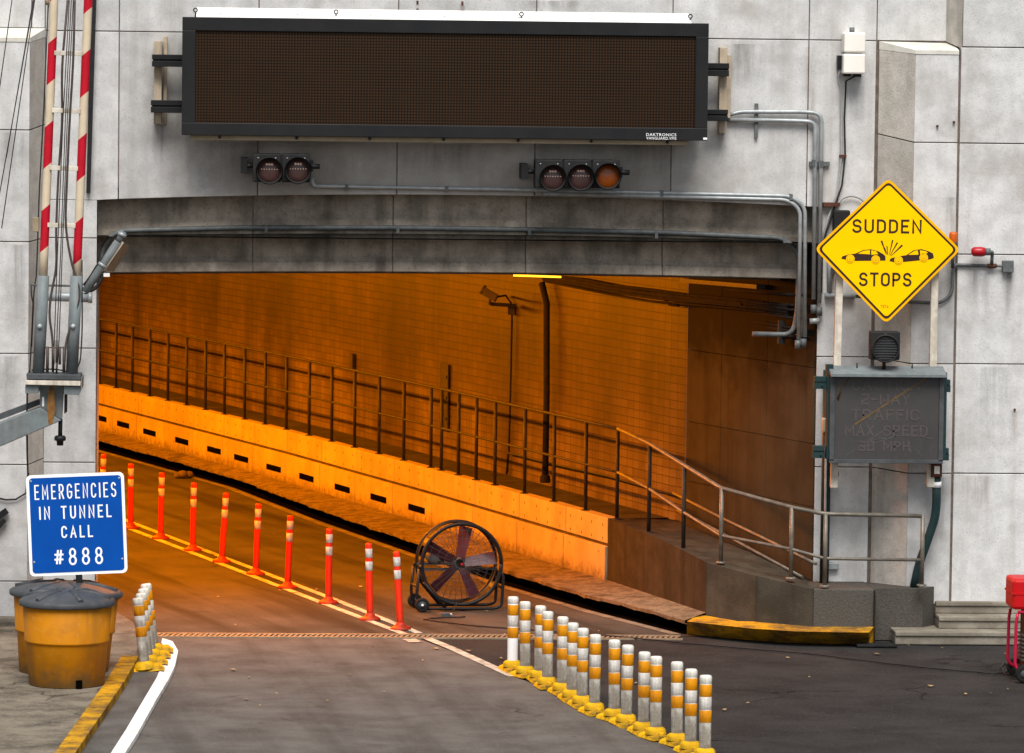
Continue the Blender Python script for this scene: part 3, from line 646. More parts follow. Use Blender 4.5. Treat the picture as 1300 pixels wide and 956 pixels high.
def drip_material(name, colr):
    m, n, l, b, tc, noise, ramp, mix, scalef, mapped, col = nmat(name, colr, tuple(v * .7 for v in colr), 12, 0.9)
    uv = n.new('ShaderNodeUVMap'); uv.uv_map = 'UVMap'; sp = n.new('ShaderNodeSeparateXYZ'); l.new(uv.outputs['UV'], sp.inputs['Vector'])
    def mul(a, c):
        t = n.new('ShaderNodeMath'); t.operation = 'MULTIPLY'; l.new(a, t.inputs[0]); l.new(c, t.inputs[1]); return t.outputs[0]
    pp = n.new('ShaderNodeMath'); pp.operation = 'PINGPONG'; l.new(sp.outputs['X'], pp.inputs[0]); pp.inputs[1].default_value = .5
    f = mul(ramp(sp.outputs['Y'], 0, .9), ramp(pp.outputs[0], 0.02, .45))
    f = mul(f, ramp(noise(1.0, 6, mapped(9, 9, .7)), .30, .75))
    l.new(scalef(f, .38), b.inputs['Alpha']); return m
drip_grey, drip_rust = drip_material('drip_stain', (0.13, 0.115, 0.10)), drip_material('rust_drip', (0.22, 0.115, 0.06))
for px, y0_, y1_, wd, Y_, m_ in ((202, 158, 235, 26, 0, drip_grey), (919, 168, 240, 30, 0, drip_grey), (1084, 96, 190, 34, 0, drip_grey), (1027, 60, 240, 22, 0, drip_rust), (1043, 212, 262, 26, 0, drip_rust),
                              (1280, 346, 430, 20, YF - .012, drip_grey), (1241, 342, 440, 40, YF - .012, drip_grey), (1256, 466, 590, 60, YF - .012, drip_grey), (1240, 604, 690, 50, YF - .012, drip_rust), (1288, 521, 575, 14, YF - .012, drip_rust),
                              (1192, 605, 740, 40, YF, drip_grey), (1206, 250, 480, 18, YF, drip_grey), (300, 180, 245, 120, 0, drip_grey), (560, 182, 240, 160, 0, drip_grey), (830, 182, 240, 120, 0, drip_grey),
                              (20, 168, 280, 50, YF, drip_grey), (10, 452, 560, 40, YF, drip_grey), (22, 310, 440, 36, YF, drip_grey), (950, 55, 130, 90, 0, drip_grey), (700, 0, 18, 120, 0, drip_grey), (530, 4, 22, 10, 0, drip_rust), (587, 6, 24, 10, 0, drip_rust), (100, 310, 430, 30, 0, drip_grey), (95, 455, 580, 40, 0, drip_grey)):
    a, b = wp(px - wd / 2, y0_, Y_), wp(px + wd / 2, y1_, Y_); q = MB()
    q.face([(a.x, Y_ - .0035, b.z), (b.x, Y_ - .0035, b.z), (b.x, Y_ - .0035, a.z), (a.x, Y_ - .0035, a.z)], 0, 1, [(0, 0), (1, 0), (1, 1), (0, 1)]); q.build('stain', m_, PT)

# ============================================================ TUNNEL LINING
TL = thing('tunnel_lining', 'tiled tunnel interior curving left under orange sodium light', 'tunnel', (0, 6, 0))
tw = MB(); S0 = lengths(WALL); CEIL = 4.62
for i in range(1, len(WALL) - 1):
    a, b = WALL[i], WALL[i + 1]
    tw.face([(a[0], a[1], 0), (b[0], b[1], 0), (b[0], b[1], CEIL), (a[0], a[1], CEIL)], 0, 1, [(S0[i], 0), (S0[i + 1], 0), (S0[i + 1], CEIL), (S0[i], CEIL)])
tw.build('tiled_wall', wall_tile, TL)
cw = MB()
A, B = WALL[0], WALL[1]; dW = Vector((B[0] - A[0], B[1] - A[1], 0)); LWn = dW.length; nW = Vector((dW.y, -dW.x, 0)).normalized()   # towards outside (right)
cz_ = [0, 0.62, 1.5, 2.25, 3.15, CEIL]; cs_ = [0, .36, .72, 1.0]
for i in range(len(cz_) - 1):
    for j in range(3):
        p0 = Vector((A[0], A[1], 0)) + dW * cs_[j]; p1 = Vector((A[0], A[1], 0)) + dW * cs_[j + 1]; e = dW.normalized() * .003
        cw.prism([p0 + e + Vector((0, 0, cz_[i] + .003)), p1 - e + Vector((0, 0, cz_[i] + .003)), p1 - e + Vector((0, 0, cz_[i + 1] - .003)), p0 + e + Vector((0, 0, cz_[i + 1] - .003))], nW * .2, 0, random.choice((1, .97, .94, 1.03)))
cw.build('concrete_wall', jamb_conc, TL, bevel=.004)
cb = MB(); p0 = Vector((A[0], A[1], 0)) + nW * .05; p1 = Vector((B[0], B[1], 0)) + nW * .05
cb.face([p0, p1, p1 + Vector((0, 0, CEIL)), p0 + Vector((0, 0, CEIL))]); cb.build('wall_joint', joint_dark, TL)
ce = MB()
for (a, b), (c, d) in zip(zip(WALL, WALL[1:]), zip(LW, LW[1:])):
    ce.face([(a[0] + .4, a[1], CEIL), (b[0] + .4, b[1], CEIL), (d[0] - .4, d[1], CEIL), (c[0] - .4, c[1], CEIL)])
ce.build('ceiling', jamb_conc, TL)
lw = MB(); SL = lengths(LW)
for i in range(len(LW) - 1):
    a, b = LW[i], LW[i + 1]
    lw.face([(a[0], a[1], 0), (b[0], b[1], 0), (b[0], b[1], CEIL), (a[0], a[1], CEIL)], 0, 1, [(SL[i], 0), (SL[i + 1], 0), (SL[i + 1], CEIL), (SL[i], CEIL)])
lw.build('tiled_wall', wall_tile, TL)
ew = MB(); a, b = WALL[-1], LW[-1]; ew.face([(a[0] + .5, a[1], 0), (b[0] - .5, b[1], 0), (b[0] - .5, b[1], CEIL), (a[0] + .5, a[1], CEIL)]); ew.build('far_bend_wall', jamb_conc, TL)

# sodium lamps of the tunnel: a row along the left side of the ceiling
SOD = (1.0, 0.255, 0.001)
lamp_spots = []
for s in (3.2, 6.9, 10.6, 14.6, 19.0, 25.0, 32.0):
    p = at_len(LW, s); lamp_spots.append((p[0] + 2.6, p[1]))
proto = None
for i, (x, y) in enumerate(lamp_spots):
    if proto is None:
        proto = thing('tunnel_lamp', 'long sodium lamp on the tunnel ceiling out of sight behind the lintel', 'lamp', (0, 0, 0), 'sodium lamps along the tunnel ceiling')
        q = MB(); q.box(-.13, .13, -1.85, 1.85, -.09, .02); q.build('housing', lamp_box, proto, bevel=.01)
        q = MB(); q.box(-.10, .10, -1.8, 1.8, -.105, -.093); q.build('diffuser', sodium_glow, proto)
        ld = bpy.data.lights.new('sodium_light', 'AREA'); ld.shape = 'RECTANGLE'; ld.size = 0.3; ld.size_y = 3.6; ld.energy = 290; ld.color = SOD
        lo = bpy.data.objects.new('sodium_light', ld); COL.objects.link(lo); lo.parent = proto; lo.location = (.02, 0, -.13); lo.rotation_euler = (0, R(-28), 0)
        o = proto
    else: o = dup(proto)
    o.location = (x, y, CEIL - .03); o.rotation_euler = (0, 0, R(16.5))
    if i < 3:      # the entrance zone of a tunnel is lit harder than the rest
        for ch_ in o.children:
            if ch_.type == 'LIGHT': ch_.data = ch_.data.copy(); ch_.data.energy = (760, 560, 360)[i]
# the two fixtures one can see hanging below the lintel, and the unlit strip by the corner
def hung_lamp(px0, py0, px1, py1, Y, label, mat, glow):
    a, b = wp(px0, py0, Y), wp(px1, py1, Y)
    t = thing('lamp_fixture', label, 'lamp', (a + b) / 2 + Vector((0, 0, .1)), 'lamp fixtures showing under the lintel')
    q = MB(); q.beam(a + Vector((0, 0, .07)), b + Vector((0, 0, .07)), .16, .10); q.build('housing', lamp_box, t)
    q = MB(); q.beam(a + Vector((0, 0, .005)), b + Vector((0, 0, .005)), .12, .022); q.build('tube', mat, t)
    q = MB()
    for k in (.2, .8):
        c = a.lerp(b, k); q.tube([c + Vector((0, 0, .1)), Vector((c.x, c.y, CEIL))], .012, 6)
    q.build('hanger', galv_dark, t); return t
hung_lamp(652, 350, 712, 352, 4.0, 'glowing yellow lamp tube hanging just under the middle of the lintel', sodium_glow, 1)
hung_lamp(246, 345.5, 280, 346, 6.0, 'small lit lamp tube showing under the left end of the lintel', sodium_glow, 1)

# ============================================================ WALKWAY: parapet, deck, ramp
ZP, ZB, ZG = 1.0, 0.2, 0.64
WK = thing('walkway_parapet', 'cream panelled walkway parapet with a row of black vent slots, ending in a concrete ramp', 'parapet', (1.4, 3.65, 0))
SP = lengths(PAR)
jp = [769, 719, 659.6, 603, 551, 501, 453, 408, 364, 323, 284, 246, 210, 175, 144, 110]
js = [s_of(PAR, on_poly(p, 600, PAR)) for p in jp]; js = [0.0] + js[1:]
while js[-1] < SP[-1] - 1.6: js.append(js[-1] + 1.55)
upn, lwn = MB(), MB()
def para_box(mb, s0, s1, z0, z1, out, depth, mi=0, t=1.0):
    a, b = at_len(PAR, s0), at_len(PAR, s1); d = Vector((b[0] - a[0], b[1] - a[1], 0)).normalized(); n = Vector((-d.y, d.x, 0))   # n = towards the road (left)
    A_, B_ = Vector((a[0], a[1], 0)) + n * out, Vector((b[0], b[1], 0)) + n * out
    mb.prism([A_ + Vector((0, 0, z0)), B_ + Vector((0, 0, z0)), B_ + Vector((0, 0, z1)), A_ + Vector((0, 0, z1))], -n * depth, mi, t)
for i, (a, b) in enumerate(zip(js, js[1:])):
    t = random.choice((1, .95, .97, 1.03, .9))
    para_box(upn, a + .013, b - .013, ZG + .04, ZP, 0, .16, 0, t)
    para_box(lwn, a + .012, b - .012, ZB, ZG, .03, .19, 0, random.choice((1, .96, 1.02, .92)))
    if i < 16:
        for u in (.12, .38, .62, .88):
            for z in (ZG + .09, ZP - .10):
                s = a + (b - a) * u; para_box(upn, s - .012, s + .012, z - .018, z + .018, .002, .01, 1)
        for u in (.15, .85):
            s = a + (b - a) * u
            for z in (ZB + .08, ZG - .08): para_box(lwn, s - .010, s + .010, z - .014, z + .014, .032, .01, 1)
upn.build('upper_panels', [panel_tile, rust], WK, bevel=.004); lwn.build('lower_panels', [panel_tile, rust], WK, bevel=.004)
q = MB()
for a, b in zip(js, js[1:]): para_box(q, a, b, ZB - .2, ZG + .036, -.02, .14)
q.build('groove', ledge_dirty, WK)
OFS = [(p[0], p[1]) for p in offset(PAR, -0.03)]
for px, py in [(130, 531), (158.5, 539), (192, 549), (233, 560), (274, 571.5), (308.5, 582), (350, 594.3), (391.5, 606.3), (437, 620), (483, 632.7), (531.5, 646)]:
    s = s_of(PAR, on_poly(px, py, PAR)); q = MB(); zc_ = on_poly(px, py, PAR).z
    para_box(q, s - .36, s + .36, zc_ - .045, zc_ + .045, .034, .02); q.build('vent', void_black, WK)
# deck behind the parapet
dk = MB(); inner = [(p[0], p[1]) for p in offset(PAR, 0.15)]
wl = WALL[2:]
N = 40
for i in range(N):
    s0, s1 = SP[-1] * i / N, SP[-1] * (i + 1) / N
    a, b = at_len(inner, s0), at_len(inner, s1)
    def across(p):
        q_ = at_len(WALL, s_of(WALL, (p[0] + .8, p[1] + .24))); return q_
    c, d = across(b), across(a)
    dk.face([(a[0], a[1], ZP - .012), (b[0], b[1], ZP - .012), (c[0], c[1], ZP - .012), (d[0], d[1], ZP - .012)])
dk.build('deck', ramp_conc, WK)
# ramp: outer wall falling to the end block, deck between it and the tunnel wall
rp = [on_poly(773, 657, RAMP), on_poly(823, 678, RAMP), on_poly(868, 699, RAMP), on_poly(897, 714, RAMP), on_poly(960, 731, RAMP), on_poly(1032.5, 748, RAMP)]
rp[0] = Vector((1.45, 3.65, ZP))
rw_ = MB(); tints = [.8, .85, .82, 1.15, 1.0]
for i in range(5):
    a, b = rp[i], rp[i + 1]; d = Vector((b.x - a.x, b.y - a.y, 0)).normalized(); n = Vector((-d.y, d.x, 0)); n = n if n.dot(Vector((1, 1, 0))) > 0 else -n
    e = d * .004
    rw_.prism([Vector((a.x, a.y, 0)) + e, Vector((b.x, b.y, 0)) - e, b - e, a + e], n * .17, 0, tints[i])
rw_.build('ramp_wall', ramp_conc, WK)
q = MB()
zend = rp[-1].z
inn = [Vector((2.30, 3.62, ZP)), on_poly(866, 668, WALL), Vector((*at_len(WALL, .95 * LWn * .45), rp[3].z)), Vector((*at_len(WALL, .7), rp[4].z)), Vector((3.55, 0.1, zend))]
out_ = [rp[0] + Vector((.05, .05, -.012)), rp[1] + Vector((.05, .03, -.012)), rp[2] + Vector((.05, .03, -.012)), rp[3] + Vector((.05, .05, -.012)), rp[4] + Vector((0, .06, -.012))]
inn[1] = Vector((2.46, 3.2, rp[1].z))
for i in range(4):
    q.face([out_[i], out_[i + 1], inn[i + 1] - Vector((-.1, 0, .012)), inn[i] - Vector((-.1, 0, .012))])
q.face([out_[4], rp[5] + Vector((0, .06, -.012)), Vector((rp[5].x, .3, zend - .012)), inn[4] - Vector((-.1, 0, .012))])
q.build('ramp_deck', ramp_conc, WK)
# granite end blocks
xb0, xb1, xb2 = rp[-1].x, wp(1105, 780, -.5).x, wp(1188, 760, -.5).x
yb0 = rp[-1].y
q = MB(); zt_ = zend
q.box(xb0 + .005, xb1 - .006, yb0, .25, 0, zt_, 0, 1.0)
q.build('end_block', block_gran, WK, bevel=.012)
q = MB(); yb1 = gp(1140, 813, 0).y
q.prism([(xb1, yb0 - .1, 0), (xb1 + .01, yb1, 0), (xb2 - .17, yb1, 0), (xb2, yb1 + .22, 0), (xb2, YF - .02 if False else .05, 0), (xb1, .05, 0)], (0, 0, zt_ - .008), 0, .95)
q.build('end_block', block_gran, WK, bevel=.012)
q = MB(); q.box(xb0, xb2 - .02, .05, .35, zt_ - .12, zt_ - .016); q.build('platform', ramp_conc, WK)

# kerb with the open gutter under it, then the yellow painted length
KB = thing('tunnel_kerb', 'broken old kerb slab along the parapet with a black gutter slot beneath', 'kerb', (0.6, 4.0, 0))
q = MB(); v = MB(); SK = lengths(KERB); n_ = int(SK[-1] / .45)
pts = []
for i in range(n_ + 1):
    s = SK[-1] * i / n_; p = at_len(KERB, s); pts.append(p)
PARX = [(rp[3].x, rp[3].y)] + [(rp[0].x, rp[0].y)] + PAR[1:]
def inner_of(p, s):
    return at_len(PARX, s_of(PARX, (p[0] + .5, p[1] + .12)))
random.seed(3)
jit = [random.uniform(-.035, .035) for _ in pts]; jz = [random.uniform(-.012, .01) for _ in pts]
for i in range(n_):
    a, b = pts[i], pts[i + 1]; c, d = inner_of(b, 0), inner_of(a, 0)
    if (c[0] - d[0]) ** 2 + (c[1] - d[1]) ** 2 < 1e-6: d = (d[0] + .002, d[1] - .002)
    A_, B_ = (a[0] + jit[i], a[1]), (b[0] + jit[i + 1], b[1])
    z0, z1 = .175 + jz[i], .175 + jz[i + 1]
    q.face([(*A_, z0), (*B_, z1), (*c, ZB + .02), (*d, ZB + .02)])
    q.face([(*A_, z0), (*B_, z1), (*B_, z1 - .035), (*A_, z0 - .045)])
    q.face([(*A_, z0 - .045), (*B_, z1 - .035), (B_[0] + .28, B_[1] + .08, z1 - .035), (A_[0] + .28, A_[1] + .08, z0 - .045)])
    v.face([(a[0] + .26, a[1] + .08, -.002), (b[0] + .26, b[1] + .08, -.002), (b[0] + .26, b[1] + .08, .15), (a[0] + .26, a[1] + .08, .15)])
    v.face([(a[0] - .035, a[1], .001), (b[0] - .035, b[1], .001), (b[0] + .27, b[1] + .08, .001), (a[0] + .27, a[1] + .08, .001)])
q.build('slab', kerb_old, KB); v.build('gutter_slot', void_black, KB)
random.seed(11)
q = MB(); G0 = [(x - .065, y) for x, y in KERB]; G1 = [(x - .19, y - .03) for x, y in KERB]
for i in range(len(KERB) - 1): q.face([(*G0[i], .004), (*G0[i + 1], .004), (*G1[i + 1], .004), (*G1[i], .004)])
q.build('gutter_lip', walk_conc, KB)
ky = [gp(872, 805), gp(900, 808), gp(955, 813), gp(1010, 816.5), gp(1060, 817.5), gp(1103, 817.5)]
kt = [gp(872, 789, .18), gp(900, 792, .18), gp(955, 798, .18), gp(1010, 801.5, .18), gp(1060, 802.5, .18), gp(1103, 803, .18)]
bk_ = [(rp[3].x - .05, rp[3].y + .2), (rp[3].x, rp[3].y), (rp[4].x - .2, rp[4].y + .05), (rp[4].x + .25, rp[4].y), (rp[5].x + .3, rp[5].y), (xb1, rp[5].y)]
q = MB()
for i in range(5):
    q.face([ky[i], ky[i + 1], kt[i + 1], kt[i]]); q.face([kt[i], kt[i + 1], Vector((*bk_[i + 1], .185)), Vector((*bk_[i], .185))])
q.face([ky[5], kt[5], Vector((*bk_[5], .185)), Vector((*bk_[5], 0))]); q.face([ky[0], kt[0], Vector((*bk_[0], .185)), Vector((*bk_[0], 0))])
tag(q.build('yellow_kerb', kerb_yellow, org=(3.0, -.5, 0)), 'chipped yellow painted kerb curving round the foot of the ramp', 'kerb')

# railing
RL = thing('railing', 'two bar metal railing on the walkway parapet, bending down the ramp to its end', 'railing', (1.5, 3.7, ZP))
PRL = offset(PAR, .07)
posts = [125.4, 146.6, 167.2, 189.5, 212.4, 236.2, 260.2, 284.2, 309.9, 335.9, 363, 391.9, 420.5, 449.6, 480.7, 512.2, 546.7, 560, 581.8, 604.4, 628.3, 666, 703.3, 743.8, 783.9]
HT = 1.14; top, mid = [], []
def rpost(base, ztop, mat, r=.024):
    q = MB(); q.tube([base - Vector((0, 0, .0)), Vector((base.x, base.y, ztop))], r, 8)
    q.lathe([(0, .012), (.055, .012), (.06, 0), (.06, -.005)], 10, Matrix.Translation(base)); q.build('post', mat, RL)
for px in posts:
    p = on_poly(px, 600, PRL); b = Vector((p.x, p.y, ZP)); top.append(b + Vector((0, 0, HT))); mid.append(b + Vector((0, 0, HT * .52)))
    rpost(b, ZP + HT, post_metal)
ext = (top[0] - top[1]).normalized() * 10
rampi = [(x + .05, y + .05) for x, y in RAMP]
low = [(823.4, 676, 562.5, 620), (867.3, 697, 590, 650), (915, 714, 619.5, 680), (1004, 734, 644, 697), (1047, 744, 652.5, 709), (1170, 743, 655, 711)]
rbase = []
RB = rampi + [(rampi[-1][0] + .5, rampi[-1][1] + .02), (xb2 + .3, rampi[-1][1] + .02)]
for k, (px, yb_, yt_, ym_) in enumerate(low):
    b = on_poly(px, yb_, RB); t_ = on_poly(px, yt_, RB); m_ = on_poly(px, ym_, RB)
    top.append(t_); mid.append(m_); rpost(b, t_.z, post_metal if k < 2 else rail_metal, .026)
q = MB(); q.tube([top[0] + ext] + top[:25], .021, 8); q.build('top_rail', post_metal, RL)
q = MB(); q.tube(top[24:], .025, 10, fillet=.08); q.build('top_rail', rail_metal, RL)
q = MB(); q.tube([mid[0] + ext] + mid[:25], .017, 8); q.build('mid_rail', post_metal, RL)
q = MB(); q.tube(mid[24:], .020, 8, fillet=.05); q.build('mid_rail', rail_metal, RL)
# handrail fixed to the tunnel wall beside the ramp
WO = offset(WALL, -.09)
WH = thing('wall_handrail', 'low double handrail on the dark concrete wall beside the ramp', 'handrail', WO[0] + (0.9,))
for pp in ([(855, 626), (915, 657), (1002, 699), (1036, 716)], [(860, 648), (900, 668), (1019, 733)]):
    q = MB(); q.tube([on_poly(x, y, WO) for x, y in pp], .02, 8, fillet=.05); q.build('rail', rail_metal, WH)
q = MB()
for x, y in ((880, 640), (950, 675), (1010, 704)):
    a = on_poly(x, y, WO); q.tube([a, a - Vector((-.09, -.03, .02))], .012, 6)
q.build('bracket', post_metal, WH)
q = MB(); q.tube([on_poly(993, 727, WO), wp(1047, 743, -.1)], .022, 8); q.tube([on_poly(993, 727, WO), on_poly(998, 728, WO)], .04, 8)
tag(q.build('loose_pipe', rail_metal, org=wp(1020, 738, -.05)), 'short loose pipe lying on the ramp deck by the corner', 'pipe')

# steps on the right
st = MB(); xs0, xs1 = xb2 + .004, 11.0
yf0 = gp(1250, 819, 0).y
for i, (z0, z1) in enumerate(((0, .155), (.155, .30), (.30, .445))):
    st.box(xs0 - (.55 if i == 0 else 0), xs1, yf0 + i * .28 + (0.0), .3, z0, z1 - .055); st.box(xs0 - (.55 if i == 0 else 0), xs1, yf0 + i * .28 - .02, .3, z1 - .055, z1)
tag(st.build('stone_steps', step_conc, org=(8, -.6, 0), bevel=.012), 'three worn stone steps at the foot of the right wall', 'steps')

# ============================================================ LEFT PAVEMENT AND NOSE
pv = MB(); zs = .14
pe = [gp(122, 764, zs), gp(148, 777, zs), gp(168, 789, zs), gp(174, 800, zs), gp(175, 815, zs), gp(174, 833, zs), gp(155, 866, zs), gp(128, 905, zs), gp(90, 960, zs), gp(40, 1040, zs)]
poly = [Vector((-14, .2, zs)), Vector((pe[0].x, .2, zs))] + pe + [Vector((-14, pe[-1].y, zs))]
pv.prism(poly, (0, 0, -.15)); struct('pavement', pv, walk_conc)
q = MB(); q.box(-14, lxo + .1, -1.0, YF, .10, .21); q.box(-14, lxo - .0, -1.35, -1.0, .1, .17); struct('pavement_ledge', q, walk_conc)
q = MB()
for i in range(5, 9):
    a, b = pe[i], pe[i + 1]; d = (b - a).normalized(); n = Vector((-d.y, d.x, 0))
    n = n if n.x > 0 else -n
    q.prism([a + Vector((0, 0, .006)) + n * .02, b + Vector((0, 0, .006)) + n * .02, b + Vector((0, 0, .006)) - n * .17, a + Vector((0, 0, .006)) - n * .17], (0, 0, -.15))
tag(q.build('yellow_kerb', kerb_yellow, org=pe[6]), 'yellow painted pavement edge in front of the barrels', 'kerb')
# nose island with a white rim
rim_o = [gp(*p, .05) for p in ((206, 810), (219, 814), (226, 826), (222, 845), (214, 862), (200, 885), (175, 930), (140, 985))]
rim_i = [gp(*p, .07) for p in ((205, 816), (209, 822), (209, 832), (205, 846), (199, 860), (186, 882), (160, 926), (124, 982))]
q = MB()
for i in range(len(rim_o) - 1):
    q.face([rim_o[i], rim_o[i + 1], rim_i[i + 1], rim_i[i]])
    a, b = rim_o[i].copy(), rim_o[i + 1].copy(); a.z = b.z = 0; q.face([rim_o[i], rim_o[i + 1], b, a])
tag(q.build('white_kerb', kerb_white, org=rim_o[3]), 'thick white painted nose kerb beside the four leaning delineators', 'kerb')
q = MB(); ins = [p + Vector((0, 0, -.004)) for p in rim_i]
q.face([rim_o[0] + Vector((-.35, .1, .01))] + ins + [Vector((pe[8].x + .02, pe[8].y - 1.5, .06)), Vector((pe[8].x + .02, pe[8].y, .06)), Vector((pe[6].x + .02, pe[6].y, .06)), Vector((pe[5].x + .02, pe[5].y, .06)), Vector((pe[4].x, pe[4].y, .06))])
struct('kerb_island', q, apron_conc)

# ============================================================ BARRELS AND BLUE SIGN
def barrel(name, label, loc, k=1.0, tilt=0.0):
    t = thing(name, label, 'barrel'); prof_ = [(0, .0), (.385, 0), (.395, .01), (.425, .44), (.432, .455), (.446, .462), (.449, .475), (.444, .485), (.468, .875), (.455, .88), (0, .88)]
    q = MB(); q.lathe([(r * k, z) for r, z in prof_], 56)
    q.build('body', barrel_orange, t)
    q = MB(); q.lathe([(.46 * k, .845), (.50 * k, .84), (.505 * k, .85), (.505 * k, .885), (.49 * k, .90), (.46 * k, .915), (.34 * k, .955), (.18 * k, .985), (.0, .995)], 56)
    for a in range(0, 360, 60):
        c_, s_ = math.cos(R(a + 30)), math.sin(R(a + 30))
        q.tube([Vector((c_ * .10 * k, s_ * .10 * k, .985)), Vector((c_ * .3 * k, s_ * .3 * k, .962)), Vector((c_ * .46 * k, s_ * .46 * k, .912))], .022, 8, r2=.032)
    q.build('lid', lid_black, t)
    q = MB(); q.box(-.03, .03, -.43 * k, -.36 * k, .0, .09); q.build('drain_notch', void_black, t)
    t.location = loc; t.rotation_euler = (0, tilt, R(20)); return t
fb = gp(83, 875, zs); FBX, FBY = fb.x, fb.y + .40
barrel('crash_barrel', 'orange crash barrel with black ribbed lid, in front under the blue sign', (FBX, FBY, zs))
bbx = wp(81, 800, FBY + 1.08).x
barrel('crash_barrel', 'wider tilted orange crash barrel half hidden behind the front one', (bbx, FBY + 1.08, zs - .03), 1.2, R(1.6))
YS = FBY + 1.0
bl = thing('emergency_sign', 'blue square sign telling drivers to call 888 for tunnel emergencies', 'sign')
c = wp(97.5, 665.5, YS); W2, H2 = .525, .535
sc = (YS - CP.y) / FPX
W2, H2 = 62.0 * sc, 64.5 * sc
def rrect(w_, h_, r, y, n=6):
    o = []
    for cx, cz2, a0 in ((w_ - r, h_ - r, 0), (-w_ + r, h_ - r, 90), (-w_ + r, -h_ + r, 180), (w_ - r, -h_ + r, 270)):
        for i in range(n + 1): a = R(a0 + 90 * i / n); o.append(Vector((cx + r * math.cos(a), y, cz2 + r * math.sin(a))))
    return o
q = MB(); q.prism(rrect(W2, H2, .055, 0), (0, .006, 0)); q.build('white_border', sign_white, bl)
q = MB(); q.prism(rrect(W2 - .032, H2 - .032, .035, -.004), (0, .003, 0)); q.build('panel', sign_blue, bl)
def bl_text(s, xa, xb, ya, yb_, bold):
    stroke_text('lettering', s, (xa - 97.5) * sc, (xb - 97.5) * sc, (665.5 - yb_) * sc, (665.5 - ya) * sc, -.0055, sign_white, bl, bold, .60)
# crop scale 3.1875 from (0,570); sign tilt is put back by the rotation of the sign
bl_text('EMERGENCIES', 45.5, 149, 613.5, 632.5, 1.75 * sc)
bl_text('IN TUNNEL', 50.5, 142, 641.5, 658, 1.95 * sc)
bl_text('CALL', 77.5, 117.5, 667, 682.5, 1.95 * sc)
bl_text('#888', 67.5, 129, 695.5, 717.5, 2.4 * sc)
q = MB(); q.box(-.035, .035, .008, .06, -H2 - .30, H2 * .8); q.build('post', black_metal, bl)
q = MB()
for xx, zz in ((-.9, .88), (.9, .88), (-.9, -.72), (.9, -.72)): q.lathe([(0, .004), (.010, .003), (.012, 0)], 8, Matrix.Translation((W2 * xx, -.004, H2 * zz)) @ Matrix.Rotation(R(90), 4, 'X'))
q.build('bolts', galv, bl)
bl.location = c; bl.rotation_euler = (0, R(-2.6), 0)

# ============================================================ DELINEATORS
RD = thing('delineator', 'x', 'delineator', group='red delineators on the centre line')
q = MB(); q.lathe([(.038, .06), (.040, .10), (.039, .90), (.036, .925), (0, .93)], 18); q.build('post', red_orange, RD)
for z0 in (.60, .755):
    q = MB(); q.lathe([(.0405, z0), (.0425, z0 + .002), (.0425, z0 + .105), (.0405, z0 + .107)], 18); q.build('reflective_band', band_white, RD)
q = MB(); q.lathe([(.125, 0), (.125, .02), (.10, .035), (.062, .05), (.055, .075), (.04, .085)], 22); q.build('base', red_orange, RD)
reds = [(128.5, 657), (166, 671), (204, 684), (244.7, 699), (281.4, 713.7), (324.5, 729.4), (365, 746.7), (417, 766), (470, 787), (508.6, 799)]
tops = [(131.7, 578), (166.2, 589.5), (205.5, 601), (246.2, 614), (287, 626.5), (328.2, 640.6), (368.7, 654.7), (418.2, 671), (468, 690), (503, 699.5)]
ordn = ['first', 'second', 'third', 'fourth', 'fifth', 'sixth', 'seventh', 'eighth', 'ninth', 'tenth', 'eleventh', 'twelfth', 'thirteenth', 'fourteenth', 'fifteenth']
extra = ['farthest of all, partly hidden by the blue sign', 'just right of the blue sign', 'standing straight', 'with scuffed foot', 'leaning to the right', '', '', '', '', 'nearest the drum fan and the drain']
for i, (b_, t_) in enumerate(zip(reds, tops)):
    o = RD if i == 0 else dup(RD)
    p = gp(*b_); o.location = p
    tp = wp(t_[0], t_[1], p.y); lean = math.atan2(tp.x - p.x, tp.z); o.rotation_euler = (random.uniform(-.02, .02), lean, random.uniform(0, 6))
    o.rotation_mode = 'XYZ'; o.rotation_euler = (0, lean, 0)
    ex = extra[i]
    o['label'] = ('red delineator, %s from the far end' % ordn[i]) + ((', ' + ex) if ex else '')
WD = thing('delineator', 'x', 'delineator', group='white and amber delineators in the right row')
def white_post(root, mat, hgt, seedt):
    q = MB(); q.lathe([(.055, .03), (.058, .06), (.058, hgt * .96), (.05, hgt), (0, hgt + .004)], 22, None, 0, True, seedt); q.build('post', mat, root)
    q = MB(); q.lathe([(.0585, hgt - .07), (.061, hgt - .065), (.061, hgt - .012), (.052, hgt + .004), (0, hgt + .008)], 22); q.build('cap', post_white, root)
    for z0 in (hgt - .20, hgt - .45):
        q = MB(); q.lathe([(.0586, z0), (.0605, z0 + .003), (.0605, z0 + .115), (.0586, z0 + .118)], 22); q.build('amber_band', band_amber, root)
    q = MB(); q.lathe([(.0586, hgt - .322), (.0605, hgt - .32), (.0605, hgt - .205), (.0586, hgt - .202)], 22); q.build('white_band', band_white, root)
HW = .82
white_post(WD, post_white, HW, 1.0)
q = MB()   # yellow rubber separator segment, domed, with lugs
q.prism([(-.21, -.12, 0), (-.21, -.10, .035), (-.21, -.05, .055), (-.21, .05, .055), (-.21, .10, .035), (-.21, .12, 0)], (.42, 0, 0))
q.lathe([(.11, .05), (.10, .10), (.075, .115), (.058, .12)], 18); q.lathe([(.035, .05), (.035, .08), (0, .085)], 10, Matrix.Translation((.15, 0, 0))); q.lathe([(.035, .05), (.035, .08), (0, .085)], 10, Matrix.Translation((-.15, 0, 0)))
q.build('base', base_yellow, WD, bevel=.01)
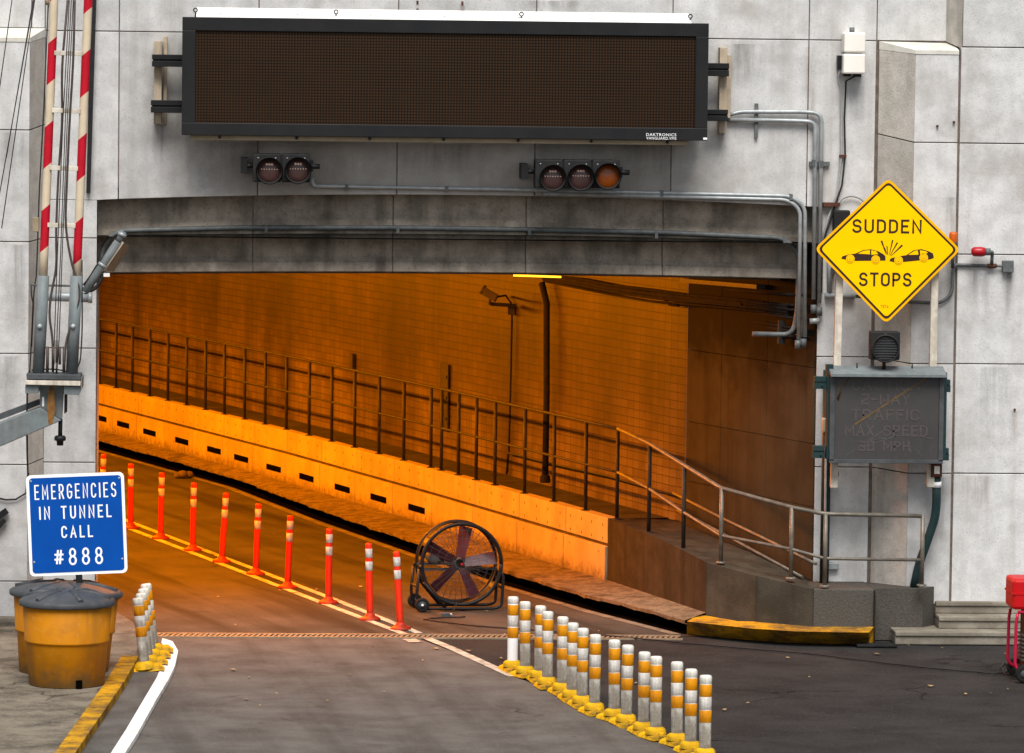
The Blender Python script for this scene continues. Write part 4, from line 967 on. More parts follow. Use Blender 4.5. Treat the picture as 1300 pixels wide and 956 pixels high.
ws = [(651.6, 758), (668, 764.5), (685.5, 769), (696, 777), (714.8, 783.5), (727, 791), (740, 798), (755.8, 806), (781, 813), (796, 819), (818, 828), (834, 834), (861, 841), (878, 850), (896.5, 858)]
wex = ['brightest and cleanest, at the left end', 'grey and grimy', 'leaning slightly right', 'dull grey body', '', '', '', '', '', '', '', '', 'scuffed at the cap', 'with a dark scrape on its cap', 'at the right end']
wpos = [gp(x, y, HW) for x, y in ws]
for i, p in enumerate(wpos):
    o = WD if i == 0 else dup(WD)
    a = wpos[max(i - 1, 0)]; b = wpos[min(i + 1, 14)]
    o.location = (p.x, p.y, 0); o.rotation_euler = (0, random.uniform(-.04, .04) if i else 0, math.atan2(b.y - a.y, b.x - a.x) + random.uniform(-.06, .06))
    o['label'] = ('white delineator with amber bands, %s from the left' % ordn[i]) + ((', ' + wex[i]) if wex[i] else '')
    if i == 2: o.rotation_euler[1] = .05
    if i == 0:
        for ch in o.children:
            if ch.name.startswith('post'): first_post = ch
fp = first_post; fp.data = fp.data.copy(); fp.data.materials[0] = post_bright
LD = thing('delineator', 'x', 'delineator', group='leaning delineators on the nose')
white_post(LD, post_white, .86, .95)
q = MB(); q.prism([(-.2, -.1, 0), (-.15, -.04, .05), (.15, -.04, .06), (.22, -.1, 0)], (0, .26, 0)); q.lathe([(.12, .03), (.10, .09), (.062, .12)], 16); q.build('base', base_yellow, LD, bevel=.01)
lt = [(175, 759), (179, 753), (182, 747), (185, 741)]; lb = [(184, 852), (188.5, 844), (192.5, 836), (196, 829)]
lex = ['nearest and most exposed', 'second from the front', 'third from the front', 'farthest back, nearly hidden']
for i in range(4):
    o = LD if i == 0 else dup(LD)
    p = gp(*lb[i], .06); o.location = p; tp = wp(*lt[i], p.y); o.rotation_euler = (0, math.atan2(tp.x - p.x, tp.z - p.z), 0)
    L_ = math.hypot(tp.x - p.x, tp.z - p.z); o.scale = (1, 1, L_ / .866)
    o['label'] = 'grimy delineator leaning by the white nose kerb, ' + lex[i]

# ============================================================ DRUM FAN
fy = gp(582, 776).y; fx = gp(585, 776).x
FN = thing('drum_fan', 'big black wheeled drum fan standing on the road in the tunnel mouth', 'fan')
fr_ = .495; zc_ = .575; dz = .36
rotf = Matrix.Translation((0, -.18, zc_)) @ Matrix.Rotation(R(90), 4, 'X')
def ring(mb, y, r, t): mb.tube([Vector((r * math.cos(2 * math.pi * k / 48), y, zc_ + r * math.sin(2 * math.pi * k / 48))) for k in range(49)], t, 8)
q = MB()
for k in range(48):
    a0, a1 = 2 * math.pi * k / 48, 2 * math.pi * (k + 1) / 48
    P_ = [Vector((fr_ * math.cos(a), y, zc_ + fr_ * math.sin(a))) for a, y in ((a0, -.18), (a1, -.18), (a1, -.10), (a0, -.10))]; q.face(P_, smooth=True)
    P_ = [Vector((fr_ * math.cos(a), y, zc_ + fr_ * math.sin(a))) for a, y in ((a0, .10), (a1, .10), (a1, .18), (a0, .18))]; q.face(P_, smooth=True)
    if k % 8 == 3:
        P_ = [Vector((fr_ * math.cos(a), y, zc_ + fr_ * math.sin(a))) for a, y in ((a0, -.10), (a1, -.10), (a1, .10), (a0, .10))]; q.face(P_, smooth=True)
ring(q, -.18, fr_, .024); ring(q, .18, fr_, .022); q.build('drum', black_metal, FN)
for yy, nm in ((-.185, 'grille'), (.185, 'grille')):
    q = MB()
    for k in range(36):
        a = 2 * math.pi * k / 36; q.tube([Vector((.05 * math.cos(a), yy, zc_ + .05 * math.sin(a))), Vector((fr_ * math.cos(a), yy, zc_ + fr_ * math.sin(a)))], .0022, 4)
    for r in (.12, .22, .32, .42): ring(q, yy, r, .002)
    q.build(nm, dark_grey, FN)
for k in range(5):
    a = R(8 + 72 * k); ca, sa = math.cos(a), math.sin(a); ta = Vector((-sa, 0, ca)); ra = Vector((ca, 0, sa)); q = MB()
    c0 = Vector((0, -.03, zc_))
    v_ = [c0 + ra * .06 - ta * .05 + Vector((0, -.03, 0)), c0 + ra * .45 - ta * .075 + Vector((0, -.05, 0)), c0 + ra * .455 + ta * .075 + Vector((0, .05, 0)), c0 + ra * .06 + ta * .05 + Vector((0, .03, 0))]
    q.prism(v_, (0, .008, 0)); q.build('blade', blade_red, FN)
q = MB(); q.lathe([(0, -.08), (.06, -.08), (.075, -.05), (.075, .03), (.05, .04)], 20, Matrix.Translation((0, 0, zc_)) @ Matrix.Rotation(R(90), 4, 'X')); q.build('hub', fan_motor, FN)
q = MB(); q.lathe([(0, .09), (.055, .09), (.085, .06), (.085, -.09), (0, -.1)], 20, Matrix.Translation((-.30, .10, zc_ + .06)) @ Matrix.Rotation(R(90), 4, 'X')); q.build('motor', fan_motor, FN)
q = MB(); q.beam((-fr_, .12, zc_ - .02), (fr_, .12, zc_ - .02), .06, .03); q.beam((-fr_, .12, zc_ - .09), (fr_, .12, zc_ - .09), .03, .03); q.build('motor_rail', dark_grey, FN)
q = MB(); q.lathe([(0, .004), (.016, .004), (.016, 0)], 12, Matrix.Translation((0, -.195, zc_)) @ Matrix.Rotation(R(90), 4, 'X')); q.build('badge', red_paint, FN)
for yy in (-.20, .20):
    q = MB(); q.tube([(-.53, yy, zc_ - .05), (-.56, yy, .20), (-.50, yy, .035), (.42, yy, .03), (.50, yy, .06), (.52, yy, zc_ - .16), (.50, yy * .95, zc_ - .10)], .019, 8, fillet=.06)
    q.tube([(-.47, yy, .36), (-.20, yy, .04)], .018, 8); q.tube([(-.53, yy, zc_ - .05), (-.49, yy * .93, zc_ + .0)], .019, 8); q.build('skid_frame', black_metal, FN)
q = MB(); q.tube([(-.545, -.2, .30), (-.545, .2, .30)], .017, 8); q.tube([(.51, -.2, .28), (.51, .2, .28)], .017, 8); q.tube([(-.50, -.26, .088), (-.50, .26, .088)], .014, 8); q.build('cross_bar', black_metal, FN)
for yy in (-.25, .25):
    wm = Matrix.Translation((-.50, yy, .088)) @ Matrix.Rotation(R(90), 4, 'X')
    q = MB(); q.lathe([(.05, -.025), (.075, -.03), (.088, -.018), (.088, .018), (.075, .03), (.05, .025)], 22, wm); wq = q.build('wheel', rubber, FN)
    q = MB(); q.lathe([(0, .03), (.018, .03), (.02, .024), (.05, .02), (.05, -.02), (0, -.02)], 16, wm); q.build('rim', dark_grey, wq)
    q = MB(); q.lathe([(0, .042), (.014, .04), (.016, .03)], 10, wm); q.build('hub_cap', sign_white, wq)
FN.location = (fx - .02, fy + .2, 0); FN.rotation_euler = (0, 0, R(8))
# lead and plug box in front of it
pb = gp(567, 783); PBX = thing('plug_box', 'small grey cable plug box lying on the road before the drum fan', 'plug', pb)
q = MB(); q.box(pb.x - .07, pb.x + .05, pb.y - .04, pb.y + .04, 0, .05); q.build('body', dark_grey, PBX, bevel=.008)
q = MB(); q.lathe([(0, .02), (.018, .018), (.02, 0)], 10, Matrix.Translation((pb.x + .055, pb.y - .03, .03)) @ Matrix.Rotation(R(90), 4, 'X')); q.build('socket', galv, PBX)
q = MB(); q.tube([(fx - .05, fy - .1, .12), (fx - .10, fy - .25, .03), (pb.x, pb.y, .04)], .008, 6, fillet=.1); q.build('lead', cable_black, PBX)
def ground_cable(name, pts, r, mat, label, cat='cable'):
    P_ = [gp(x, y, r + .003) for x, y in pts]; q = MB(); Q = []
    for i in range(len(P_) - 1):   # gentle wander
        for k in range(6):
            c_ = P_[i].lerp(P_[i + 1], k / 6); Q.append(c_ + Vector((0, random.uniform(-.02, .02), 0)))
    Q.append(P_[-1]); q.tube(Q, r, 6); tag(q.build(name, mat, org=P_[0]), label, cat)
ground_cable('extension_cord', [(590, 783), (560, 784), (538, 786), (560, 789), (600, 794), (640, 797), (760, 806), (880, 817), (960, 824), (1030, 830), (1110, 840), (1180, 848), (1240, 853), (1262, 855), (1277, 853), (1281, 846), (1276, 841), (1271, 846), (1275, 855), (1292, 858)], .010, cable_black,
             'black extension cord crossing the road from the drum fan to the red generator')
bag = MB()
for (dx, dy, r) in ((0, 0, .085), (.10, .04, .075), (-.08, -.03, .06)):
    bag.lathe([(0, 0), (r, .02), (r * 1.05, r * .7), (r * .75, r * 1.3), (0, r * 1.5)], 14, Matrix.Translation((dx, dy, 0)) @ Matrix.Rotation(dx * 2, 4, 'Z'))
bo = bag.build('crumpled_sack', sack); bo.location = gp(232, 607); tag(bo, 'small crumpled sack lying at the gutter beyond the delineators', 'sack')

# scattered dead leaves and litter on the road
lv = MB(); random.seed(5)
for _ in range(70):
    if random.random() < .6: x, y = random.uniform(-3.5, 2), random.uniform(-7, 12)
    else: x, y = random.uniform(2, 8), random.uniform(-7, -1)
    if x > 2.0 - .29 * max(y, 0) - .3 and y > -1: continue
    s = random.uniform(.015, .04); a = random.uniform(0, 6.28)
    lv.face([(x + s * math.cos(a + k * 1.57) * (1 if k % 2 else .5), y + s * 1.5 * math.sin(a + k * 1.57), .008 + random.uniform(0, .012)) for k in range(4)])
tag(lv.build('fallen_leaves', leaf_dry), 'scattered dry leaves and specks of litter on the road', 'litter', kind='stuff')

# ============================================================ MESSAGE SIGN
YD = -0.72
MS = thing('message_sign', 'long black unlit message sign bolted to the wall above the tunnel mouth', 'sign', (wp(565, 172, YD).x, -.3, wp(565, 172, YD).z))
X0 = (wp(232, 22, YD).x + wp(230, 172, YD).x) / 2; X1 = (wp(901, 29, YD).x + wp(897, 178, YD).x) / 2
Z1 = (wp(232, 22, YD).z + wp(901, 29, YD).z) / 2; Z0 = (wp(230, 172, YD).z + wp(897, 178, YD).z) / 2
q = MB(); q.box(X0 + .01, X1 - .01, YD + .05, -.20, Z0 + .01, Z1 - .01); q.build('cabinet', black_metal, MS, bevel=.01)
bw = .155
q = MB(); q.box(X0, X1, YD, YD + .06, Z1 - bw, Z1); q.box(X0, X1, YD, YD + .06, Z0, Z0 + bw * .92); q.box(X0, X0 + bw, YD + .001, YD + .06, Z0 + bw * .92, Z1 - bw); q.box(X1 - bw * .95, X1, YD + .001, YD + .06, Z0 + bw * .92, Z1 - bw)
q.build('frame', black_metal, MS, bevel=.006)
q = MB(); q.box(X0 + bw, X1 - bw * .95, YD + .025, YD + .045, Z0 + bw * .92, Z1 - bw); q.build('display_face', pixel_face, MS)
q = MB(); q._mesh([(X0 + .16, YD + .03, Z1), (X1 - .2, YD + .03, Z1), (X1 - .2, -.3, Z1 + .115), (X0 + .16, -.3, Z1 + .115), (X0 + .16, YD + .03, Z1 - .01), (X1 - .2, YD + .03, Z1 - .01), (X1 - .2, -.3, Z1 - .01), (X0 + .16, -.3, Z1 - .01)],
                  [(0, 1, 2, 3), (4, 7, 6, 5), (0, 4, 5, 1), (1, 5, 6, 2), (2, 6, 7, 3), (3, 7, 4, 0)]); q.build('top_cap', white_paint, MS)
q = MB(); q.box(X0 + .10, X1 - .22, YD + .06, -.22, Z0 - .055, Z0 + .0); q.build('bottom_lip', tan_paint, MS)
q = MB()
for px in (248, 427, 663, 878):
    c_ = wp(px, 20, YD); zz = Z1 + .05
    q.tube([Vector((c_.x + .022 * math.cos(R(a)), YD + .15, zz + .03 + .022 * math.sin(R(a)))) for a in range(0, 361, 30)], .007, 6); q.tube([(c_.x, YD + .15, Z1), (c_.x, YD + .15, zz + .012)], .008, 6)
q.build('eye_bolts', black_rough, MS)
q = MB()
for px in (280, 378, 471, 565, 660, 753, 850):
    c_ = wp(px, 20, YD); q.lathe([(0, -.01), (.018, -.008), (.018, .01)], 8, Matrix.Translation((c_.x, YD + .17, Z1 + .03)) @ Matrix.Rotation(R(90), 4, 'X')); q.lathe([(0, .03), (.018, .025), (.018, 0)], 8, Matrix.Translation((c_.x, YD + .055, Z0 - .02)) @ Matrix.Rotation(R(90), 4, 'X'))
q.build('bolts', black_rough, MS)
la, lb_ = wp(820.5, 169, YD), wp(858.5, 173.5, YD)
text_mesh('lettering', 'DAKTRONICS', la.x, lb_.x, lb_.z + .004, la.z + .0, YD - .001, sign_white, MS, 0.0)
la, lb_ = wp(820.5, 175, YD), wp(858.5, 178.5, YD)
text_mesh('lettering', 'VANGUARD.VMS', la.x, lb_.x, wp(840, 177.3, YD).z, wp(840, 173.8, YD).z, YD - .001, sign_white, MS, 0.0)
q = MB(); c_ = wp(895.5, 176, YD); q.box(c_.x - .025, c_.x + .02, YD - .002, YD, c_.z - .012, c_.z + .012); q.build('sticker', sign_white, MS)
for (xa, xb, ya, yb_) in ((193, 232, 69, 85), (191.5, 232, 127, 143.5), (898, 925.5, 80, 97), (898, 924, 139, 154)):
    a, b = wp(xa, ya, -.35), wp(xb, yb_, -.35); q = MB(); q.box(a.x, b.x, -.36, -.22, (a.z + b.z) / 2 + .012, a.z); q.box(a.x, b.x, -.35, -.24, b.z, (a.z + b.z) / 2 - .004); q.box(a.x + .01, b.x, -.30, -.23, b.z + .02, a.z - .02)
    q.build('mounting_arm', black_metal, MS, bevel=.004)
for rails in (((196, 205, 52, 157), (208, 211.5, 46, 157)), ((913, 921, 60, 169), (922.5, 927, 70, 150))):
    q = MB()
    for xa, xb, ya, yb_ in rails: a, b = wp(xa, ya, -.1), wp(xb, yb_, -.1); q.box(a.x, b.x, -.2 if xb - xa > 5 else -.12, .0, b.z, a.z)
    q.build('mounting_rail', tan_wood, MS, bevel=.004)

# ============================================================ LANE SIGNALS
def lane_signal(label, x0, x1, y0, y1, lenses, left, right):
    Yb, Yf = -.42, -.68; a, b = wp(x0, y0, Yf), wp(x1, y1, Yf); zc = (wp(lenses[0][0], lenses[0][1], Yf).z)
    t = thing('lane_signal', label, 'traffic signal', ((a.x + b.x) / 2, -.3, b.z), 'lane signals under the message sign')
    n = len(lenses); wseg = (b.x - a.x) / n
    q = MB()
    for i in range(n): q.box(a.x + wseg * i + .006, a.x + wseg * (i + 1) - .006, Yf + .06, Yb + .12, b.z, a.z)
    q.box(a.x + .02, b.x - .02, Yf + .08, Yb + .1, b.z + .02, a.z - .02); q.build('housing', black_rough, t, bevel=.012)
    for i, (lx_, ly_, m_) in enumerate(lenses):
        c_ = wp(lx_, ly_, Yf); mt = Matrix.Translation((c_.x, Yf + .055, c_.z)) @ Matrix.Rotation(R(90), 4, 'X')
        q = MB(); q.lathe([(0, .035), (.07, .03), (.12, .012), (.135, 0)], 28, mt); ln = q.build('lens', m_, t)
        if m_ is brown_lens:  # pale beads painted as bright highlights on the dark lens
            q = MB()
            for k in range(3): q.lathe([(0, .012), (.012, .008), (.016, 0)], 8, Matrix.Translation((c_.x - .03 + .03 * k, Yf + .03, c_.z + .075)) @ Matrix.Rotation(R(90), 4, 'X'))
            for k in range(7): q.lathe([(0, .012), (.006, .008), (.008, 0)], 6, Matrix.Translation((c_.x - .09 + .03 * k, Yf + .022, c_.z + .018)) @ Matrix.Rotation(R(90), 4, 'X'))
            q.build('painted_highlight', lens_glint, ln)
        q = MB()   # ring and hood
        q.lathe([(.132, -.01), (.132, .04), (.150, .05), (.158, .04), (.158, -.01)], 32, mt)
        for k in range(-8, 26):
            a0, a1 = R(k * 10), R((k + 1) * 10); ex = lambda a_: .045 + .075 * max(0, math.sin(a_))
            for rr in (.150, .156):
                q.face([(c_.x + rr * math.cos(a0), Yf + .02, c_.z + rr * math.sin(a0)), (c_.x + rr * math.cos(a1), Yf + .02, c_.z + rr * math.sin(a1)), (c_.x + rr * math.cos(a1), Yf + .02 - ex(a1), c_.z + rr * math.sin(a1)), (c_.x + rr * math.cos(a0), Yf + .02 - ex(a0), c_.z + rr * math.sin(a0))], smooth=True)
        q.build('visor', black_rough, t)
    q = MB(); zm = (a.z + b.z) / 2 + .02
    l_ = wp(left[0], 212, -.45); q.box(l_.x, l_.x + .075, -.52, 0.0, zm - .09, zm + .09); q.tube([(l_.x + .03, -.48, zm), (a.x + .02, -.48, zm)], .028, 10); q.build('mounting', black_metal, t); q = MB()
    r_ = wp(right, 212, -.45); q.tube([(b.x - .02, -.48, zm), (r_.x, -.48, zm)], .032, 10); q.box(b.x + .0, b.x + .035, -.5, 0.0, zm - .06, zm + .06); q.build('mounting', black_metal, t)
    q = MB()
    for i in range(n):
        for s_ in (.2, .8): q.lathe([(0, .006), (.008, .004), (.009, 0)], 8, Matrix.Translation((a.x + wseg * (i + s_), Yf + .058, a.z - .05)) @ Matrix.Rotation(R(90), 4, 'X'))
    q.build('screws', galv, t)
lane_signal('two lens lane signal, dark and unlit, under the left half of the message sign', 320.5, 394, 195, 232, [(342, 217, brown_lens), (378.5, 216.5, brown_lens)], (305.5,), 406)
lane_signal('three lens lane signal with an orange lens at its right end', 679.5, 788, 202.5, 239.5, [(702, 226, brown_lens), (737.6, 225.5, brown_lens), (772, 224, orange_lens)], (662,), 799)

# ============================================================ CONDUITS ON THE WALL
def conduit(label, runs, r, mat, Y, clamps=(), name='conduit', fillet=.16, cat='conduit', org=None):
    first = wp(*runs[0][0][:2], Y); t = thing(name, label, cat, first)
    for run in runs:
        q = MB(); q.tube([wp(p[0], p[1], p[2] if len(p) > 2 else Y) for p in run], r, 10, fillet=fillet); q.build('pipe', mat, t)
    if clamps:
        for px, py in clamps:
            q = MB(); c_ = wp(px, py, Y); q.box(c_.x - .018, c_.x + .018, Y - r - .008, .0 if Y < 0 else Y + .12, c_.z - r - .012, c_.z + r + .012)
            q.build('clamp', galv_dark, t)
    return t
conduit('thin conduit running from the two lens signal along the arch edge to the right corner', [[(396, 224), (397, 236), (690, 241.5), (1004, 249), (1022, 262), (1022, 428)], [(690, 246), (1000, 253.5), (1016, 266), (1014, 431)]], .024, galv, -.035, [(440, 238), (567, 240), (840, 245.5), (1004, 250)])
conduit('dark conduit along the ledge of the lintel turning down at the right', [[(130, 345), (128, 318), (146, 293), (300, 289), (505, 289), (670, 291.5), (838, 295), (995, 302), (1016, 322), (1012, 400), (1006, 425), (955, 424)]], .030, galv_dark, .17, [(338, 291), (505, 291), (672, 294), (833, 298), (996, 305)], fillet=.14)
conduit('pair of grey conduits from the message sign turning down the right jamb', [[(925, 146), (940, 142), (1020, 142), (1043, 144, -.06), (1040, 385)], [(925, 152), (1015, 153.5), (1035, 155), (1033, 380)]], .026, galv, -.06, [(1033, 207), (1043, 208)])
q = MB(); c_ = wp(960, 153, -.02); q.box(c_.x - .02, c_.x + .02, -.05, 0, c_.z - .20, c_.z + .20); tag(q.build('conduit_strut', galv_dark, org=(c_.x, 0, c_.z)), 'short vertical steel strut crossed by two conduits right of the message sign', 'strut')
q = MB(); a, b = wp(1027, 205, -.02), wp(1053, 211, -.02); q.box(a.x, b.x, -.045, 0, b.z, a.z); tag(q.build('conduit_strut', galv_dark, org=(a.x, 0, a.z)), 'short horizontal steel strut holding the conduit pair on the jamb', 'strut')
# fittings hanging at the foot of the pairs
t = thing('conduit_fitting', 'cluster of pipe couplings at the right upper corner of the opening', 'fitting', wp(1035, 400, -.05))
for px, py in ((1040, 390), (1033, 387), (1020, 430), (1013, 432)): q = MB(); c_ = wp(px, py, -.05); q.tube([c_, c_ + Vector((0, 0, -.10))], .036, 10); q.build('coupling', galv_dark, t)
q = MB(); q.tube([wp(1028, 408, -.06), wp(1040, 407, -.06)], .035, 10); q.tube([wp(1047, 375, -.05), wp(1085, 376, -.05)], .035, 10); q.tube([wp(1053, 375, -.05), wp(1053, 300, -.05)], .03, 10); q.build('tee', galv, t)
# bundle of pipes along the tunnel wall by the corner
PB = offset(WALL, -.12)
t = thing('pipe_bundle', 'bundle of sooty pipes running into the tunnel at the top right corner', 'pipes', on_poly(985, 425, PB))
q = MB()
for k, (l0, r0) in enumerate((((925, 368), (1018, 375)), ((935, 383), (1016, 388)), ((957, 390), (1016, 394)), ((962, 398), (1016, 405)), ((955, 408), (1014, 418)), ((962, 414), (1014, 422)), ((955, 421), (1012, 428)))):
    q.tube([on_poly(*l0, PB), on_poly(*r0, PB)], .018 if k < 5 else .024, 8)
q.build('pipes', soot_cable, t)
q = MB(); c_ = on_poly(992, 430, PB); q.box(c_.x - .04, c_.x + .04, c_.y - .04, c_.y + .06, c_.z - .06, c_.z + .22); q.build('bracket', black_rough, t)
# cables at the top of the tiled wall
t = thing('cable_tray', 'sagging sooty cables along the top of the tiled tunnel wall', 'cables', on_poly(800, 375, PB))
q = MB()
for dy, rr in ((0, .030), (4, .02), (8, .014), (-4, .02)):
    q.tube([on_poly(690, 352 + dy * .6, PB), on_poly(730, 357 + dy, PB), on_poly(775, 366 + dy, PB), on_poly(820, 372 + dy * 1.2, PB), on_poly(870, 378 + dy, PB), on_poly(935, 384 + dy, PB), on_poly(1000, 392 + dy, PB)], rr, 8)
q.tube([on_poly(835, 372, PB), on_poly(850, 387, PB), on_poly(862, 388, PB)], .016, 6)
q.build('cable', soot_cable, t)
# fixtures strip: unlit rusty lamp casing near the corner
t = thing('lamp_fixture', 'unlit orange strip fixture under the right end of the lintel', 'lamp', on_poly(930, 362, PB), 'lamp fixtures showing under the lintel')
q = MB(); q.beam(on_poly(868, 356, PB), on_poly(966, 364, PB), .12, .05); q.build('housing', lamp_box, t)
q = MB(); q.beam(on_poly(880, 380, PB), on_poly(945, 386, PB), .10, .03); q.build('tube', soot_cable, t)

# wall fittings inside the tunnel
t = thing('drain_pipe', 'dark vertical drain pipe on the tiled wall', 'pipe', on_poly(691, 610, PB))
q = MB(); q.tube([on_poly(688, 360, PB), on_poly(694, 385, PB), on_poly(694, 500, PB), on_poly(692, 612, PB)], .045, 10); q.build('pipe', soot_cable, t)
q = MB(); c_ = on_poly(692, 610, PB); q.lathe([(.07, -.03), (.07, .05), (.05, .08)], 12, Matrix.Translation(c_)); q.build('foot', soot_cable, t)
PC = offset(WALL, -.05)
t = thing('security_camera', 'small box camera on a bracket high on the tiled wall, with a thin conduit below', 'camera', on_poly(640, 385, PC))
c_ = on_poly(622, 374, offset(WALL, -.45)); q = MB(); mt = Matrix.Translation(c_) @ Matrix.Rotation(R(30), 4, 'Y') @ Matrix.Rotation(R(-12), 4, 'Z'); q.box(-.11, .11, -.06, .06, -.055, .055, 0, 1, mt); q.box(-.135, -.105, -.07, .07, -.06, .075, 0, 1, mt); q.build('body', tunnel_asphalt, t, bevel=.01)
q = MB(); q.beam(on_poly(622, 386, offset(WALL, -.42)), on_poly(655, 388, PC), .05, .05); q.tube([c_, c_ + Vector((0, 0, -.14))], .02, 8); q.build('bracket', post_metal, t)
q = MB(); q.tube([c_ + Vector((.1, 0, -.03)), on_poly(642, 375, PC), on_poly(649, 385, PC), on_poly(650, 400, PC), on_poly(648, 500, PC), on_poly(646, 575, PC), on_poly(643, 602, PC)], .014, 6); q.build('conduit', soot_cable, t)
q = MB(); c_ = on_poly(649, 394, PC); q.box(c_.x - .05, c_.x + .05, c_.y - .05, c_.y + .05, c_.z - .06, c_.z + .06); q.build('junction_box', post_metal, t)
t = thing('low_pipe', 'bent pipe near the foot of the tiled wall right of the camera conduit', 'pipe', on_poly(645, 580, PC))
q = MB(); q.tube([on_poly(644, 600, PC), on_poly(645, 575, PC), on_poly(670, 581, PC), on_poly(696, 588, PC), on_poly(770, 604, PC), on_poly(860, 630, PC)], .016, 6); q.build('pipe', post_metal, t)
q = MB(); c_ = on_poly(565, 504, offset(WALL, -.02)); d_ = Vector((.29, -1, 0)).normalized()
for s_ in (1,):
    q.prism([c_ + d_ * .18 + Vector((0, 0, .48)), c_ - d_ * .18 + Vector((0, 0, .48)), c_ - d_ * .18 - Vector((0, 0, .48)), c_ + d_ * .18 - Vector((0, 0, .48))], (-.02, -.006, 0))
    for z_ in (-.3, 0, .3): q.prism([c_ + d_ * .15 + Vector((-.022, 0, z_ + .02)), c_ - d_ * .15 + Vector((-.022, 0, z_ + .02)), c_ - d_ * .15 + Vector((-.022, 0, z_ - .02)), c_ + d_ * .15 + Vector((-.022, 0, z_ - .02))], (-.015, -.004, 0))
tag(q.build('wall_hatch', post_metal, org=c_), 'narrow brown hatch plate on the tiled wall behind the railing', 'hatch')
q = MB(); c_ = on_poly(448, 459, offset(WALL, -.03)); q.prism([c_ + d_ * .07 + Vector((0, 0, .13)), c_ - d_ * .07 + Vector((0, 0, .13)), c_ - d_ * .07 - Vector((0, 0, .13)), c_ + d_ * .07 - Vector((0, 0, .13))], (-.03, -.01, 0))
tag(q.build('wall_plate', post_metal, org=c_), 'tiny dark plate on the tiled wall above the railing', 'plate')

# ============================================================ RIGHT SIDE: boxes, signs, lamps
def wall_box(label, x0, x1, y0, y1, Yb, Yf, mat, name='equipment_box', group=None, cat='box'):
    a, b = wp(x0, y0, Yf), wp(x1, y1, Yf); t = thing(name, label, cat, ((a.x + b.x) / 2, Yb, b.z), group)
    q = MB(); q.box(a.x, b.x, Yf, Yb, b.z, a.z); q.build('case', mat, t, bevel=.02); return t, a, b
gx = 'cream equipment boxes on the right jamb'
t, a, b = wall_box('upper of two cream equipment boxes on the wall right of the message sign', 1072, 1099, 41, 67, 0.0, -.26, box_white, group=gx)
q = MB(); q.tube([((a.x + b.x) / 2 - .02, -.12, a.z - .02), ((a.x + b.x) / 2 - .02, -.12, a.z + .06)], .03, 10); q.build('mast_stub', galv_dark, t)
t, a, b = wall_box('lower of two cream equipment boxes, its cables hanging below', 1071, 1098.5, 68.2, 94, 0.0, -.27, box_white, group=gx)
q = MB(); q.box(a.x + .02, a.x + .10, -.2, -.08, b.z - .03, b.z + .01); q.box(a.x + .14, a.x + .22, -.2, -.08, b.z - .035, b.z + .01); q.build('glands', black_rough, t)
q = MB(); q.box(a.x - .05, a.x, -.12, -.02, b.z + .05, a.z - .02); q.build('side_bracket', black_metal, t)
t = thing('cable', 'black and grey cables dropping from the cream boxes to behind the yellow sign', 'cable', wp(1072, 200, -.05))
q = MB(); q.tube([wp(1085, 97, -.14), wp(1074, 103, -.07), wp(1072, 150, -.04), wp(1073, 198, -.04), wp(1069, 235, -.04), wp(1058, 268, -.05), wp(1044, 310, -.06), wp(1043, 372, -.05)], .011, 8); q.build('strand', cable_black, t)
q = MB(); q.tube([wp(1066, 88, -.1), wp(1064, 98, -.06), wp(1067.5, 110, -.04), wp(1068, 150, -.04), wp(1068, 200, -.04), wp(1063, 245, -.04), wp(1052, 275, -.05), wp(1040, 320, -.06)], .012, 8); q.build('strand', cable_grey, t)
q = MB(); c_ = wp(1070, 198, -.03); q.box(c_.x - .04, c_.x + .04, -.06, 0, c_.z - .015, c_.z + .015); q.build('clip', rust, t)
q = MB(); a, b = wp(1045, 257, -.05), wp(1066, 262, -.05); q.box(a.x, b.x, -.10, 0, b.z, a.z); tag(q.build('rusty_bracket', rust, org=(a.x, 0, a.z)), 'small rusty bracket left of the yellow sign top', 'bracket')
t = thing('junction_box', 'dark junction box with a looped cable half behind the yellow sign', 'box', wp(1066, 290, -.1))
a, b = wp(1059, 267, -.16), wp(1079, 300, -.16); q = MB(); q.box(a.x, b.x, -.16, 0, b.z, a.z); q.build('case', black_rough, t, bevel=.012)
q = MB(); q.tube([wp(1063, 262, -.05), wp(1068, 252, -.05), wp(1080, 248, -.05), wp(1094, 252, -.05), wp(1100, 262, -.06)], .013, 8, fillet=.05); q.build('cable_loop', cable_grey, t)

# --- yellow diamond
YY = -.80; YPst = -.66
SG = thing('warning_sign', 'yellow diamond sign warning of sudden stops with two crashing cars, on white posts', 'sign', wp(1124, 620, YPst))
D4 = [wp(1128, 226, YY), wp(1219.5, 317, YY), wp(1125, 411, YY), wp(1034, 316, YY)]
cc = sum(D4, Vector()) / 4
def diamond(k, r, y):
    C_ = [cc + (p - cc) * k for p in D4]; out = []
    for i in range(4):
        p, a_, b_ = C_[i], C_[i - 1], C_[(i + 1) % 4]; u = (a_ - p).normalized(); v = (b_ - p).normalized()
        for j in range(6):
            s_ = j / 5; out.append(((p + u * r).lerp(p, s_)).lerp(p.lerp(p + v * r, s_), s_))
    return [Vector((p.x, y, p.z)) for p in out]
q = MB(); q.prism(diamond(1.0, .075, YY), (0, .006, 0)); q.build('panel', sign_edge, SG)
q = MB(); q.prism(diamond(.955, .06, YY - .003), (0, .002, 0)); q.build('border', sign_black, SG)
q = MB(); q.prism(diamond(.915, .05, YY - .006), (0, .002, 0)); q.build('face', sign_yellow, SG)
def sg_text(s, xa, xb, ya, yb_, b=.010, m_=sign_black): stroke_text('lettering', s, wp(xa, (ya + yb_) / 2, YY).x, wp(xb, (ya + yb_) / 2, YY).x, wp(1127, yb_, YY).z, wp(1127, ya, YY).z, YY - .0085, m_, SG, b, .36)
